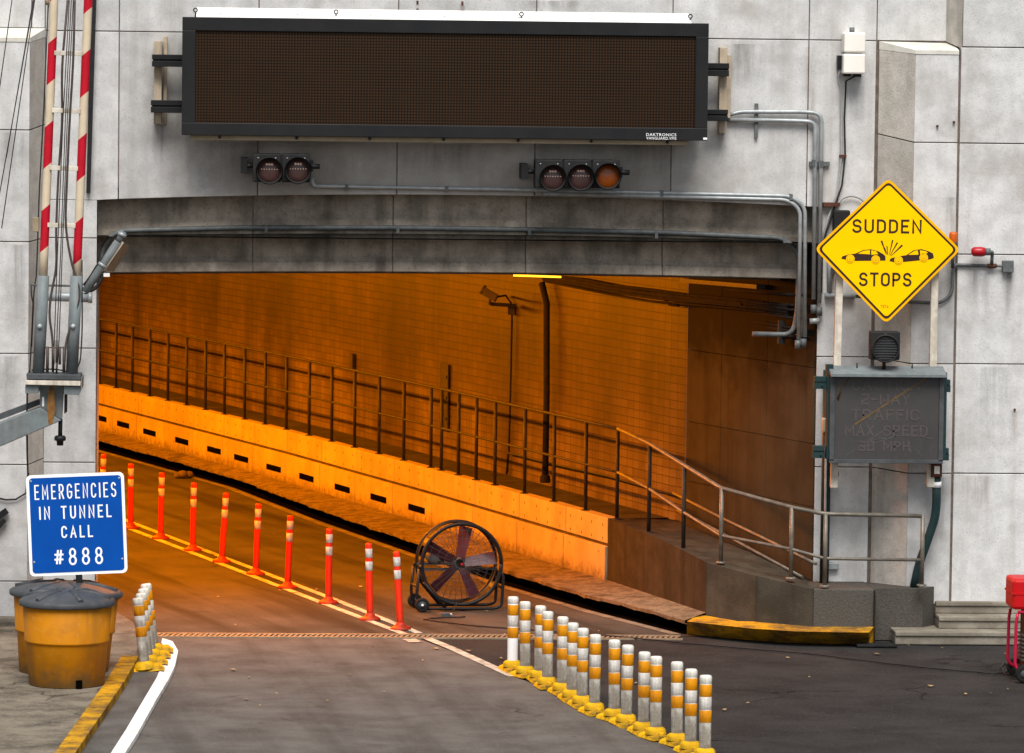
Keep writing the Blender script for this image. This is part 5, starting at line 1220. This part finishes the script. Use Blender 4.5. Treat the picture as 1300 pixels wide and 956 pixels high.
def sg_text_small(s, xa, xb, ya, yb_, b=.010, m_=sign_black): text_mesh('lettering', s, wp(xa, (ya + yb_) / 2, YY).x, wp(xb, (ya + yb_) / 2, YY).x, wp(1127, yb_, YY).z, wp(1127, ya, YY).z, YY - .0085, m_, SG, b)
sg_text('SUDDEN', 1082, 1170, 278.5, 296, .024); sg_text('STOPS', 1090.5, 1157, 346, 363.5, .024); sg_text_small('TBTA', 1118, 1128, 387, 390.5, .004, sign_rust)
def cpx(x, y): return wp(1020 + x / 4.346, 220 + y / 4.346, YY)
def flat(mb, pts_, y, mi=0):
    mb.prism([Vector((cpx(x, yy).x, y, cpx(x, yy).z)) for x, yy in pts_], (0, .0015, 0), mi)
def disc(mb, x, y, r, yy, mi=0): flat(mb, [(x + r * math.cos(R(a)), y + r * math.sin(R(a))) for a in range(0, 360, 15)], yy, mi)
q = MB()
carA = [(208, 470), (214, 458), (250, 447), (285, 443), (330, 423), (372, 419), (412, 430), (440, 446), (452, 458), (452, 481), (286, 483), (232, 476)]
carB = [(474, 484), (480, 470), (520, 458), (566, 452), (608, 424), (650, 418), (690, 430), (714, 442), (719, 466), (700, 474), (560, 488), (500, 490)]
for car, wheels, wins in ((carA, ((258, 472), (398, 476)), ([(300, 443), (333, 427), (366, 424), (366, 447)], [(374, 424), (400, 430), (412, 446), (374, 450)])),
                          (carB, ((524, 480), (663, 466)), ([(578, 450), (612, 428), (630, 425), (634, 449)], [(642, 424), (676, 430), (686, 440), (644, 449)]))):
    flat(q, car, YY - .0085)
    for w_ in wins: flat(q, w_, YY - .0105, 1)
    for wx_, wy_ in wheels: disc(q, wx_, wy_, 24, YY - .0105, 1); disc(q, wx_, wy_, 19, YY - .0125, 2); disc(q, wx_, wy_, 15.5, YY - .0145, 1); disc(q, wx_, wy_, 7, YY - .0165, 2); disc(q, wx_, wy_, 4.5, YY - .0185, 1)
for (xa, ya, xb, yb_, wd) in ((457, 450, 430, 372, 5), (466, 452, 460, 402, 3), (473, 450, 492, 368, 4), (478, 452, 518, 382, 4), (482, 456, 545, 396, 5), (462, 446, 446, 410, 3)):
    L_ = math.hypot(xb - xa, yb_ - ya); nx, ny = -(yb_ - ya) / L_, (xb - xa) / L_
    flat(q, [(xa + nx, ya + ny), (xa - nx, ya - ny), (xb - nx * wd, yb_ - ny * wd), (xb + nx * wd, yb_ + ny * wd)], YY - .0085)
q.build('pictogram', [sign_black, sign_yellow, sign_rust], SG)
for (xt, yt_, xb_, ybb) in ((1066, 330, 1058.5, 619), (1187, 330, 1181, 618)):
    a, b = wp(xt, yt_, YPst), wp(xb_, ybb, YPst); q = MB(); q.beam(a, b, .085, .085, upv=(0, 1, 0)); q.build('post', wood_post, SG, bevel=.006)
q = MB(); a, b = wp(1063, 440, -.6), wp(1184, 441, -.6)
for (px, py) in ((1064, 345), (1186, 345), (1060, 600), (1182, 600)): c_ = wp(px, py, -.5); q.box(c_.x - .03, c_.x + .03, YPst + .04, 0 if px < 1100 else YF, c_.z - .03, c_.z + .03)
q.build('stand_off', galv_dark, SG)

# --- matrix box
YM = -.92
MX = thing('matrix_board', 'small dark unlit message box with a scratched screen below the yellow sign', 'sign', wp(1125, 588, -.6))
a, b = wp(1057, 472, YM), wp(1195, 585, YM)
q = MB(); q.box(a.x - .05, b.x + .06, YM + .05, -.72, b.z - .0, a.z + .0); q.build('cabinet', green_metal, MX, bevel=.01)
q = MB(); q.box(a.x - .02, a.x + .035, YM, YM + .06, b.z - .01, a.z); q.box(b.x - .035, b.x + .02, YM, YM + .06, b.z - .01, a.z); q.box(a.x - .02, b.x + .02, YM, YM + .06, b.z - .035, b.z + .01); q.build('frame', dark_grey, MX, bevel=.004)
q = MB(); q._mesh([(a.x - .03, YM - .10, a.z - .02), (b.x + .03, YM - .10, a.z - .02), (b.x + .03, -.72, a.z + .06), (a.x - .03, -.72, a.z + .06), (a.x - .03, YM - .10, a.z - .05), (b.x + .03, YM - .10, a.z - .05), (b.x + .03, -.72, a.z - .0), (a.x - .03, -.72, a.z - .0)],
                  [(0, 1, 2, 3), (4, 7, 6, 5), (0, 4, 5, 1), (1, 5, 6, 2), (2, 6, 7, 3), (3, 7, 4, 0)]); q.build('hood', grey_paint, MX)
q = MB(); q.box(a.x + .036, b.x - .036, YM + .02, YM + .045, b.z + .012, a.z - .002); q.build('screen', haze_face, MX)
YT = YM + .018
for s_, xa, xb, ya, yb_ in (('CAUTION', 1081, 1167, 481, 496), ('2-WAY', 1093, 1155, 500, 514), ('TRAFFIC', 1081, 1167, 519.5, 534), ('MAX SPEED', 1073, 1178, 539.5, 554), ('30 MPH', 1090, 1156, 560, 573)):
    stroke_text('lettering', s_, wp(xa, 520, YT).x, wp(xb, 520, YT).x, wp(1125, yb_, YT).z, wp(1125, ya, YT).z, YT - .001, haze_text, MX, .020, .30)
q = MB(); q.beam(wp(1085, 539, YT), wp(1176, 480, YT), .022, .003, upv=(0, 1, 0)); q.tube([wp(1063, 506, YT), wp(1069, 492, YT), wp(1076, 482, YT), wp(1082, 476, YT)], .010, 4); q.tube([wp(1064, 508, YT), wp(1069, 498, YT), wp(1062, 490, YT)], .008, 4); q.build('tape_residue', dirty_tape, MX)
q = MB()
for l_ in (((1075, 578), (1130, 541)), ((1100, 560), (1150, 552)), ((1085, 572), (1140, 553)), ((1145, 550), (1185, 557)), ((1152, 560), (1157, 575)), ((1162, 570), (1172, 580))): q.beam(wp(*l_[0], YT), wp(*l_[1], YT), .006, .002, upv=(0, 1, 0))
q.build('scratches', pale_crease, MX)
for px, py in ((1043, 487), (1041, 575), (1201, 491), (1199, 578)):
    c_ = wp(px, py, YM); q = MB(); q.box(c_.x - .075, c_.x + .07, YM + .10, -.74, c_.z - .07, c_.z + .01); q.box(c_.x - .07, c_.x + .065, YM + .09, -.74, c_.z + .014, c_.z + .075); q.lathe([(0, .012), (.012, .01), (.014, 0)], 8, Matrix.Translation((c_.x + .02, YM + .09, c_.z - .03)) @ Matrix.Rotation(R(90), 4, 'X')); q.build('hinge_bracket', green_metal, MX, bevel=.004)
q = MB(); e_ = wp(1052, 467, -.78); q.box(e_.x - .03, e_.x + .05, -.84, -.70, wp(1052, 530, -.78).z, e_.z + .04); q.build('side_rail', green_metal, MX)
q = MB()
for px in (1088, 1158): c_ = wp(px, 466, -.8); q.tube([c_ + Vector((0, 0, -.04)), c_ + Vector((0, 0, .05))], .008, 6)
q.build('lifting_pins', black_metal, MX)
q = MB(); q.box(a.x + .1, b.x - .1, -.72, YPst + .02, a.z - .5, a.z - .42); q.box(a.x + .1, b.x - .1, -.72, YPst + .02, b.z + .2, b.z + .28); q.build('back_bar', galv_dark, MX)
# --- small signal head on it
YH = -.95
SH = thing('signal_head', 'small square single lens signal standing on the dark message box', 'traffic signal', wp(1124, 466, -.85))
a, b = wp(1106, 421, YH), wp(1143, 457.5, YH)
q = MB(); q.box(a.x, b.x, YH + .04, YH + .22, b.z, a.z); q.build('housing', black_rough, SH, bevel=.015)
c_ = wp(1124.5, 442.5, YH); mt = Matrix.Translation((c_.x, YH + .04, c_.z)) @ Matrix.Rotation(R(90), 4, 'X')
q = MB(); q.lathe([(.145, -.01), (.145, .06), (.155, .065), (.165, .05), (.165, -.01)], 32, mt); q.build('visor', black_rough, SH)
q = MB(); q.lathe([(0, .012), (.13, .012), (.146, .0)], 28, mt); ln = q.build('lens', fan_motor, SH)
q = MB()
for k in range(-4, 5): q.box(c_.x - math.sqrt(max(0, .14 ** 2 - (k * .03) ** 2)), c_.x + math.sqrt(max(0, .14 ** 2 - (k * .03) ** 2)), YH + .0, YH + .026, c_.z + k * .03 - .003, c_.z + k * .03 + .003)
q.build('louvres', dark_grey, ln)
q = MB(); q.prism([(c_.x - .03, YH + .038, a.z - .055), (c_.x + .03, YH + .038, a.z - .055), (c_.x, YH + .038, a.z - .025)], (0, .004, 0)); q.build('amber_mark', sign_rust, SH)
q = MB(); q.tube([(c_.x, YH + .13, b.z), (c_.x, YH + .13, b.z - .12)], .022, 8); q.build('stem', black_metal, SH)

# --- pipes and fittings on the right
t = thing('green_pipe', 'dark green vertical pipe and pale thin pipe at the portal corner behind the railing', 'pipe', wp(1047, 742, -.15))
q = MB(); q.tube([wp(1051, 470, -.17), wp(1049, 590, -.17), wp(1046, 744, -.17)], .055, 12); q.build('pipe', green_metal, t)
q = MB(); q.tube([wp(1049, 540, -.25), wp(1047.5, 660, -.25), wp(1046, 742, -.25)], .014, 8); q.build('thin_pipe', cable_grey, t)
t, a, b = wall_box('small beige switch box on the pipe left of the message box', 1044.5, 1053.5, 531, 549.5, -.15, -.30, box_beige, 'switch_box')
t = thing('flexible_conduit', 'thick dark green flexible conduit curving down behind the railing end', 'conduit', wp(1161, 742, -.5))
q = MB(); q.tube([wp(1189, 606, -.66), wp(1189, 640, -.62), wp(1187, 658, -.6), wp(1178, 685, -.57), wp(1166, 718, -.52), wp(1160.5, 745, -.5)], .052, 12, fillet=.2); q.build('hose', green_metal, t)
q = MB(); q.tube([wp(1189, 611, -.66), wp(1189, 618, -.65)], .058, 14); q.build('collar', sign_white, t)
t = thing('meter_socket', 'small dark meter box with a pale window under the message box', 'meter', wp(1189, 606, -.6))
a, b = wp(1182.5, 588.5, -.74), wp(1196, 606, -.74); q = MB(); q.box(a.x, b.x, -.74, -.58, b.z, a.z); q.build('case', rust, t, bevel=.01)
q = MB(); q.box(a.x + .035, b.x - .03, -.746, -.738, b.z + .04, a.z - .03); q.build('window', box_white, t)
q = MB(); a, b = wp(1051, 714, -.02), wp(1064, 722.5, -.02); q.box(a.x, b.x, -.07, 0, b.z, a.z); tag(q.build('outlet_box', galv, org=(a.x, 0, a.z), bevel=.008), 'small grey outlet box low on the wall behind the end railing', 'box')
conduit('grey conduit loop passing behind the yellow sign up to the amber beacon', [[(1086, 376), (1150, 383), (1195, 385), (1209, 372), (1210, 340), (1214, 336), (1240, 337), (1262, 337.5)]], .02, galv_dark, YF - .04, fillet=.12)
t = thing('beacon', 'small orange beacon behind the right point of the yellow sign', 'beacon', wp(1210, 310, -.5))
c_ = wp(1210, 308, -.52); q = MB(); q.lathe([(.0, .0), (.055, 0), (.055, .035), (0, .035)], 16, Matrix.Translation(c_ + Vector((0, 0, -.03)))); q.tube([c_ + Vector((0, 0, -.03)), c_ + Vector((0, 0, -.3))], .02, 8); q.build('base', dark_grey, t)
q = MB(); q.lathe([(.046, .005), (.048, .09), (.043, .12), (0, .13)], 18, Matrix.Translation(c_)); q.build('lens', amber_lens, t)
t = thing('warning_lamp', 'red jar shaped lamp lying sideways on a conduit on the right wall', 'lamp', wp(1245, 336, -.5))
c_ = wp(1233, 319.5, -.55); q = MB(); q.lathe([(0, 0), (.035, .003), (.055, .03), (.058, .12), (.05, .16), (0, .165)], 18, Matrix.Translation(c_) @ Matrix.Rotation(R(90), 4, 'Y')); q.build('lens', red_lens, t)
q = MB(); e_ = c_ + Vector((.165, 0, 0)); q.tube([e_, e_ + Vector((.06, 0, 0))], .042, 12); q.tube([e_ + Vector((.05, 0, 0)), e_ + Vector((.085, 0, 0)), e_ + Vector((.09, .05, -.04)), wp(1259, 337, -.48)], .02, 8, fillet=.03); q.build('arm', galv_dark, t)
q = MB(); q.tube([wp(1254, 337.5, -.47), wp(1265, 337.5, -.47)], .028, 10); q.build('coupling', rust, t)
q = MB(); q.tube([wp(1265, 337.5, -.46), wp(1275, 338, -.46)], .018, 8); a, b = wp(1273.5, 331, -.5), wp(1287, 346, -.5); q.box(a.x, b.x, -.50, YF - .01, b.z, a.z); q.build('end_box', galv_dark, t, bevel=.02)
q = MB(); a, b = wp(1085, 819, -.9), wp(1140, 822, -.9); g0, g1 = gp(1087, 821), gp(1139, 822)
q.box(g0.x, g1.x, g0.y - .08, g0.y + .1, 0, .035); tag(q.build('rubber_strip', rubber, org=(g0.x, g0.y, 0), bevel=.01), 'short black rubber strip on the asphalt before the end block', 'strip')

# ============================================================ RED GENERATOR (right edge)
gg = gp(1289, 866); GN = thing('generator', 'red portable generator in a crimson tube frame, cut by the right edge of the picture', 'generator', (gg.x, gg.y, 0))
sx = (gg.y - CP.y) / FPX
gz = lambda py: wp(1285, py, gg.y).z
x0, xm = gg.x - .05, gg.x + .70; y0, y1 = gg.y - .02, gg.y + .48
q = MB(); q.box(x0, xm - .05, y0, y1, gz(774), gz(735)); q.build('tank', red_paint, GN, bevel=.035)
q = MB(); q.box(x0 - .006, xm - .044, y0 - .006, y1 + .006, gz(755), gz(752)); q.build('tank_seam', red_paint, GN)
q = MB(); q.lathe([(.05, 0), (.05, .03), (0, .035)], 16, Matrix.Translation((x0 + .25, (y0 + y1) / 2, gz(735)))); q.build('cap', rubber, GN)
for yy in (y0 + .01, y1 - .01):
    q = MB(); q.tube([(x0 + .06, yy, gz(779)), (x0 + .045, yy, gz(790)), (x0 + .04, yy, gz(845)), (x0 + .09, yy, gz(852)), (xm, yy, gz(852)), (xm + .02, yy, gz(845)), (xm + .02, yy, gz(779)), (x0 + .06, yy, gz(777))], .018, 10, fillet=.05); q.build('frame', crimson, GN)
q = MB(); q.box(x0 + .16, xm - .28, y0 + .08, y1 - .08, gz(850), gz(779)); q.lathe([(0, 0), (.14, 0), (.15, .03), (.15, .25), (0, .26)], 24, Matrix.Translation((xm - .26, (y0 + y1) / 2, gz(815))) @ Matrix.Rotation(R(90), 4, 'Y')); q.build('engine', black_rough, GN, bevel=.012)
q = MB()
for k in range(7): q.box(x0 + .13, x0 + .16, y0 + .1, y1 - .1, gz(840) + k * .045, gz(840) + k * .045 + .02)
q.build('cooling_fins', dark_grey, GN)
for yy in (y0 - .04, y1 + .04):
    wm = Matrix.Translation((x0 + .14, yy, .10)) @ Matrix.Rotation(R(90), 4, 'X'); q = MB(); q.lathe([(.055, -.03), (.09, -.035), (.10, -.02), (.10, .02), (.09, .035), (.055, .03)], 22, wm); wq = q.build('wheel', rubber, GN)
    q = MB(); q.lathe([(0, .03), (.02, .03), (.055, .02), (.055, -.02), (0, -.02)], 16, wm); q.build('rim', dark_grey, wq)
q = MB(); q.box(xm - .08, xm, y0 + .05, y1 - .05, 0, gz(852)); q.build('foot', rubber, GN)
q = MB(); q.box(x0 + .14, xm - .06, y0 + .05, y1 - .05, gz(856), gz(850)); q.build('base_plate', black_metal, GN)

# ============================================================ RAISED BARRIER ARMS (left)
YA = -2.6
BA = thing('barrier_gate', 'pair of raised red and white striped barrier arms on a grey steel bracket and beam', 'barrier', wp(70, 560, YA))
stA, stB = stripe_material('arm_stripes', 0.0, -.85), stripe_material('arm_stripes_offset', 0.45, -.85)
def armx(x0_, x1_, y): return x0_ + (x1_ - x0_) * y / 320.0
for k, (xa, xb, m_, xs0_, xs1_) in enumerate(((68.6, 56.0, stA, 55, 48.8), (112, 98.6, stB, 97, 91.2))):
    slope = (xb - xa) / 320.0
    q = MB(); q.tube([wp(xa - slope * 260 * 1, -260, YA), wp(xa, 0, YA), wp(xb, 320, YA), wp(xb + slope * 35, 355, YA)], 5.5 * (YA - CP.y) / FPX, 16); o = q.build('arm', m_, BA)
    q = MB(); q.tube([wp(xs0_, 350, YA), wp(xs1_, 473, YA)], 7.6 * (YA - CP.y) / FPX, 18); q.build('sleeve', grey_paint, BA)
    q = MB(); c_ = wp((xs0_ + xs1_) / 2 - 1, 414, YA); q.lathe([(0, .03), (.022, .025), (.03, 0)], 12, Matrix.Translation(c_ + Vector((.0, -.065, 0))) @ Matrix.Rotation(R(90), 4, 'X')); q.build('bolt', galv, BA)
for py in (67.6, 140.6, 213.5, 286):
    xa = 68.6 - 12.6 * py / 320 + 3; xb = 112 - 13.4 * py / 320 - 4
    a, b = wp(xa, py - .5, YA - .02), wp(xb, py + .7, YA - .02); q = MB(); q.beam(a, b, .05, .06, upv=(0, 1, 0)); q.build('spacer', wood_post, BA, bevel=.004)
for k, pts_ in enumerate(([(86, 0), (78, 90), (79.5, 150), (73.5, 230), (71, 300), (72, 340), (65, 372), (62, 400), (67, 430), (67, 472)], [(95, 0), (93, 80), (88.5, 150), (85, 230), (82.5, 290), (92, 340), (103, 370), (94, 405), (84, 430), (81, 470)])):
    q = MB(); q.tube([wp(x, y, YA - .03 - .02 * k) for x, y in pts_], .013, 6, fillet=.25); q.build('cable', cable_brown, BA)
for k, pts_ in enumerate(([(88, 0), (80, 150), (73, 320), (69, 430), (68, 475)], [(90.5, 0), (83, 150), (77, 320), (72.5, 420), (71, 478)], [(93, 0), (85.5, 150), (79, 320), (75, 430), (72, 478)])):
    q = MB(); q.tube([wp(x, y, YA - .08) for x, y in pts_], .006, 5); q.build('wire', cable_black, BA)
q = MB()
for px, py, l_ in ((68, 440, .2), (72, 432, .25), (76, 440, .2)): c_ = wp(px, py, YA - .08); q.tube([c_, c_ - Vector((0, 0, l_))], .014, 8)
q.build('turnbuckles', cable_brown, BA)
for px in (60, 81):
    q = MB(); q.tube([wp(px + .5, 440, YA - .05), wp(px, 473, YA - .05)], .017, 8); q.build('rod', cable_brown, BA)
q = MB(); a, b = wp(56, 361.5, YA), wp(97, 363, YA); q.tube([wp(41, 362, YA), b], .012, 8); q.build('tie_rod', galv_dark, BA)
q = MB(); q.tube([wp(39.5, 361, YA), wp(40, 375, YA), wp(42, 385, YA), wp(40, 430, YA), wp(38, 468, YA), wp(37.5, 473, YA)], .008, 6); q.tube([wp(61.5, 0, YA), wp(55.5, 140, YA), wp(50, 240, YA), wp(47, 330, YA), wp(46, 350, YA), wp(43, 372, YA), wp(40, 440, YA)], .008, 6)
q.tube([wp(104, 330, YA), wp(104.5, 420, YA), wp(102, 460, YA), wp(94, 474, YA), wp(70, 468, YA), wp(40, 470, YA)], .008, 6, fillet=.2); q.build('wire', cable_black, BA)
q = MB(); a, b = wp(41.5, 276, YA), wp(49.5, 294, YA); q.box(a.x, b.x, YA - .06, YA + .06, b.z, a.z); q.build('junction_box', tan_paint, BA, bevel=.006)
q = MB(); q.tube([wp(58, -3, YA - .02), wp(61, 6, YA - .02)], .022, 8); q.build('end_clip', tan_paint, BA)
# bracket
def slab(mb, p, y0, y1): mb.prism([Vector((wp(x, y, YA).x, y0, wp(x, y, YA).z)) for x, y in p], (0, y1 - y0, 0))
q = MB(); slab(q, [(34.5, 473), (103.5, 474.5), (104, 481), (35, 480)], YA - .22, YA + .22); q.build('base_plate', dark_grey, BA, bevel=.006)
q = MB(); slab(q, [(33.5, 481), (103.5, 482), (103, 488), (33.5, 486.5)], YA - .24, YA + .2); q.build('timber_pad', wood_post, BA, bevel=.004)
q = MB(); slab(q, [(33, 487.5), (50, 487.5), (50, 497), (33, 498)], YA - .2, YA + .2); q.build('flange', grey_paint, BA, bevel=.004); q = MB(); slab(q, [(82, 489), (104.5, 489), (104, 493), (101, 500), (82, 499)], YA - .2, YA + .2); q.build('flange', grey_paint, BA, bevel=.004); q = MB(); slab(q, [(104, 477), (105.5, 477), (105, 492), (103.5, 494)], YA - .24, YA + .24); q.build('flange', grey_paint, BA, bevel=.004)
q = MB(); slab(q, [(51, 488), (81.5, 488.5), (79, 532), (51, 520)], YA - .06, YA + .06); q.build('gusset', grey_paint, BA, bevel=.004)
q = MB(); pts_ = [(-160, 597), (51, 516.5), (78.5, 533), (-160, 634)]; slab(q, pts_, YA - .115, YA + .115); q.build('support_beam', grey_paint, BA, bevel=.01)
q = MB(); slab(q, [(-160, 586), (49, 508), (50, 515), (-160, 594)], YA + .12, YA + .26); q.build('rear_beam', dark_grey, BA)
q = MB(); slab(q, [(81.8, 500), (85.3, 500), (85, 523), (81.6, 525)], YA - .04, YA + .1); q.tube([wp(76.8, 532, YA), wp(76.3, 556, YA)], .024, 10); q.lathe([(0, -.11), (.035, -.11), (.04, -.06), (.062, -.055), (.066, -.02), (.05, 0), (0, 0)], 12, Matrix.Translation(wp(76.3, 553, YA))); q.build('pivot_pin', black_metal, BA)
q = MB(); c_ = wp(65, 512, YA - .065); q.lathe([(0, .006), (.03, .006), (.032, 0)], 16, Matrix.Translation(c_) @ Matrix.Rotation(R(90), 4, 'X')); q.build('bolt_hole', void_black, BA)
q = MB(); slab(q, [(62, 495), (69, 495), (71, 518), (67, 538), (62, 537), (60, 515)], YA - .1185, YA - .115); slab(q, [(63, 490), (68, 490), (69.5, 519), (62, 519)], YA - .064, YA - .061); q.build('rust_stain', rust_run, BA)
q = MB(); a, b = wp(53.5, 504, YA - .07), wp(56, 516, YA - .07); q.box(a.x, b.x, YA - .068, YA - .06, b.z, a.z); q.build('sticker', sign_white, BA)
# gate post the beam grows from, left of the picture
q = MB(); e_ = wp(-150, 600, YA); q.box(e_.x - .16, e_.x + .16, YA - .16, YA + .16, 0.1, e_.z + .3); q.build('mast', grey_paint, BA, bevel=.01)
# hanging cable below the bracket
q = MB(); q.tube([wp(34.5, 497, YA + .1), wp(34, 540, YA + .1), wp(34.5, 575, YA + .1), wp(35.5, 605, YA + .1)], .010, 6); q.build('cable', cable_black, BA)
# stay wires to the upper left
SW = thing('stay_wires', 'thin stay wires slanting down across the left edge of the wall', 'wires', wp(10, 200, YA - .3))
for a, b in (((18, -20), (-6, 150)), ((45, -10), (-4, 265)), ((45.5, -10), (2, 290)), ((42, 0), (8, 200))):
    q = MB(); q.tube([wp(*a, YA - .3), wp(*b, YA - .3)], .006, 5); q.build('wire', cable_black, SW)

# black strip on the wall and the floodlight on a pipe
q = MB(); a, b = wp(123, -40, -.06), wp(118, 0, -.06)
q.prism([wp(116.5, -60, -.09), wp(124, -60, -.09), wp(114.5, 245, -.09), wp(109.5, 245, -.09)], (0, .09, 0)); tag(q.build('cable_duct', black_rough, org=wp(113, 245, 0)), 'tall narrow black cable duct on the wall behind the striped arms', 'duct')
FL = thing('floodlight', 'grey floodlight tilted on a pipe at the left corner of the opening', 'floodlight', wp(112, 378, -.9))
YL = -.9
q = MB(); q.tube([wp(58, 376, YL), wp(112, 378, YL)], .055, 14); q.tube([wp(112, 378, YL), wp(117, 378, YL)], .065, 14); q.tube([wp(62, 376, YL), wp(62, 376, YF)], .05, 10); q.build('pipe', galv, FL)
q = MB(); q.tube([wp(108, 371, YL), wp(122, 349, YL), wp(128, 340, YL), wp(150, 307, YL)], .048, 12); q.tube([wp(150, 307, YL), wp(157, 294, YL)], .04, 12); q.build('body', grey_paint, FL)
q = MB(); q.tube([wp(154, 300, YL), wp(156, 296, YL)], .052, 12); q.tube([wp(129, 338, YL), wp(131, 335, YL)], .056, 12); q.build('ring', galv, FL)
q = MB(); q.prism([wp(132, 343, YL), wp(157, 308, YL), wp(164, 313, YL + .25), wp(145, 345, YL + .25)], (.0, .02, .0)); q.build('reflector', tan_paint, FL)
q = MB(); q.beam(wp(131, 343, YL - .01), wp(156, 307, YL - .01), .03, .02, upv=(0, 1, 0)); q.build('edge_strip', tan_wood, FL)
q = MB(); q.tube([wp(106, 362, YL), wp(114, 352, YL), wp(124, 335, YL), wp(134, 323, YL), wp(141, 321, YL)], .014, 6, fillet=.1); q.tube([wp(110, 371, YL), wp(122, 366, YL), wp(130, 352, YL), wp(129, 345, YL)], .022, 8, fillet=.1); q.build('cable', cable_black, FL)
q = MB(); a = wp(136, 349, YL); q.box(a.x - .04, a.x + .03, YL - .03, YL + .03, a.z - .02, a.z + .02); q.build('clip', white_paint, FL)
# far-left wall fitting and cable
t = thing('wall_bracket', 'black slanted bracket on the wall at the left edge beside the blue sign', 'bracket', wp(3, 660, YF))
q = MB(); q.beam(wp(-8, 660, YF - .06), wp(9, 648, YF - .06), .07, .07, upv=(0, 1, 0)); q.beam(wp(-8, 676, YF - .06), wp(6, 660, YF - .06), .05, .05, upv=(0, 1, 0)); q.box(wp(-14, 650, YF).x, wp(-6, 650, YF).x, YF - .12, YF, wp(0, 685, YF).z, wp(0, 640, YF).z); q.build('arms', black_metal, t)
q = MB(); q.tube([wp(-5, 632, YF - .03), wp(8, 634.5, YF - .03), wp(20, 634, YF - .03), wp(33, 626, YF - .03), wp(36, 600, YF - .03)], .012, 6); q.build('cable', cable_black, t)
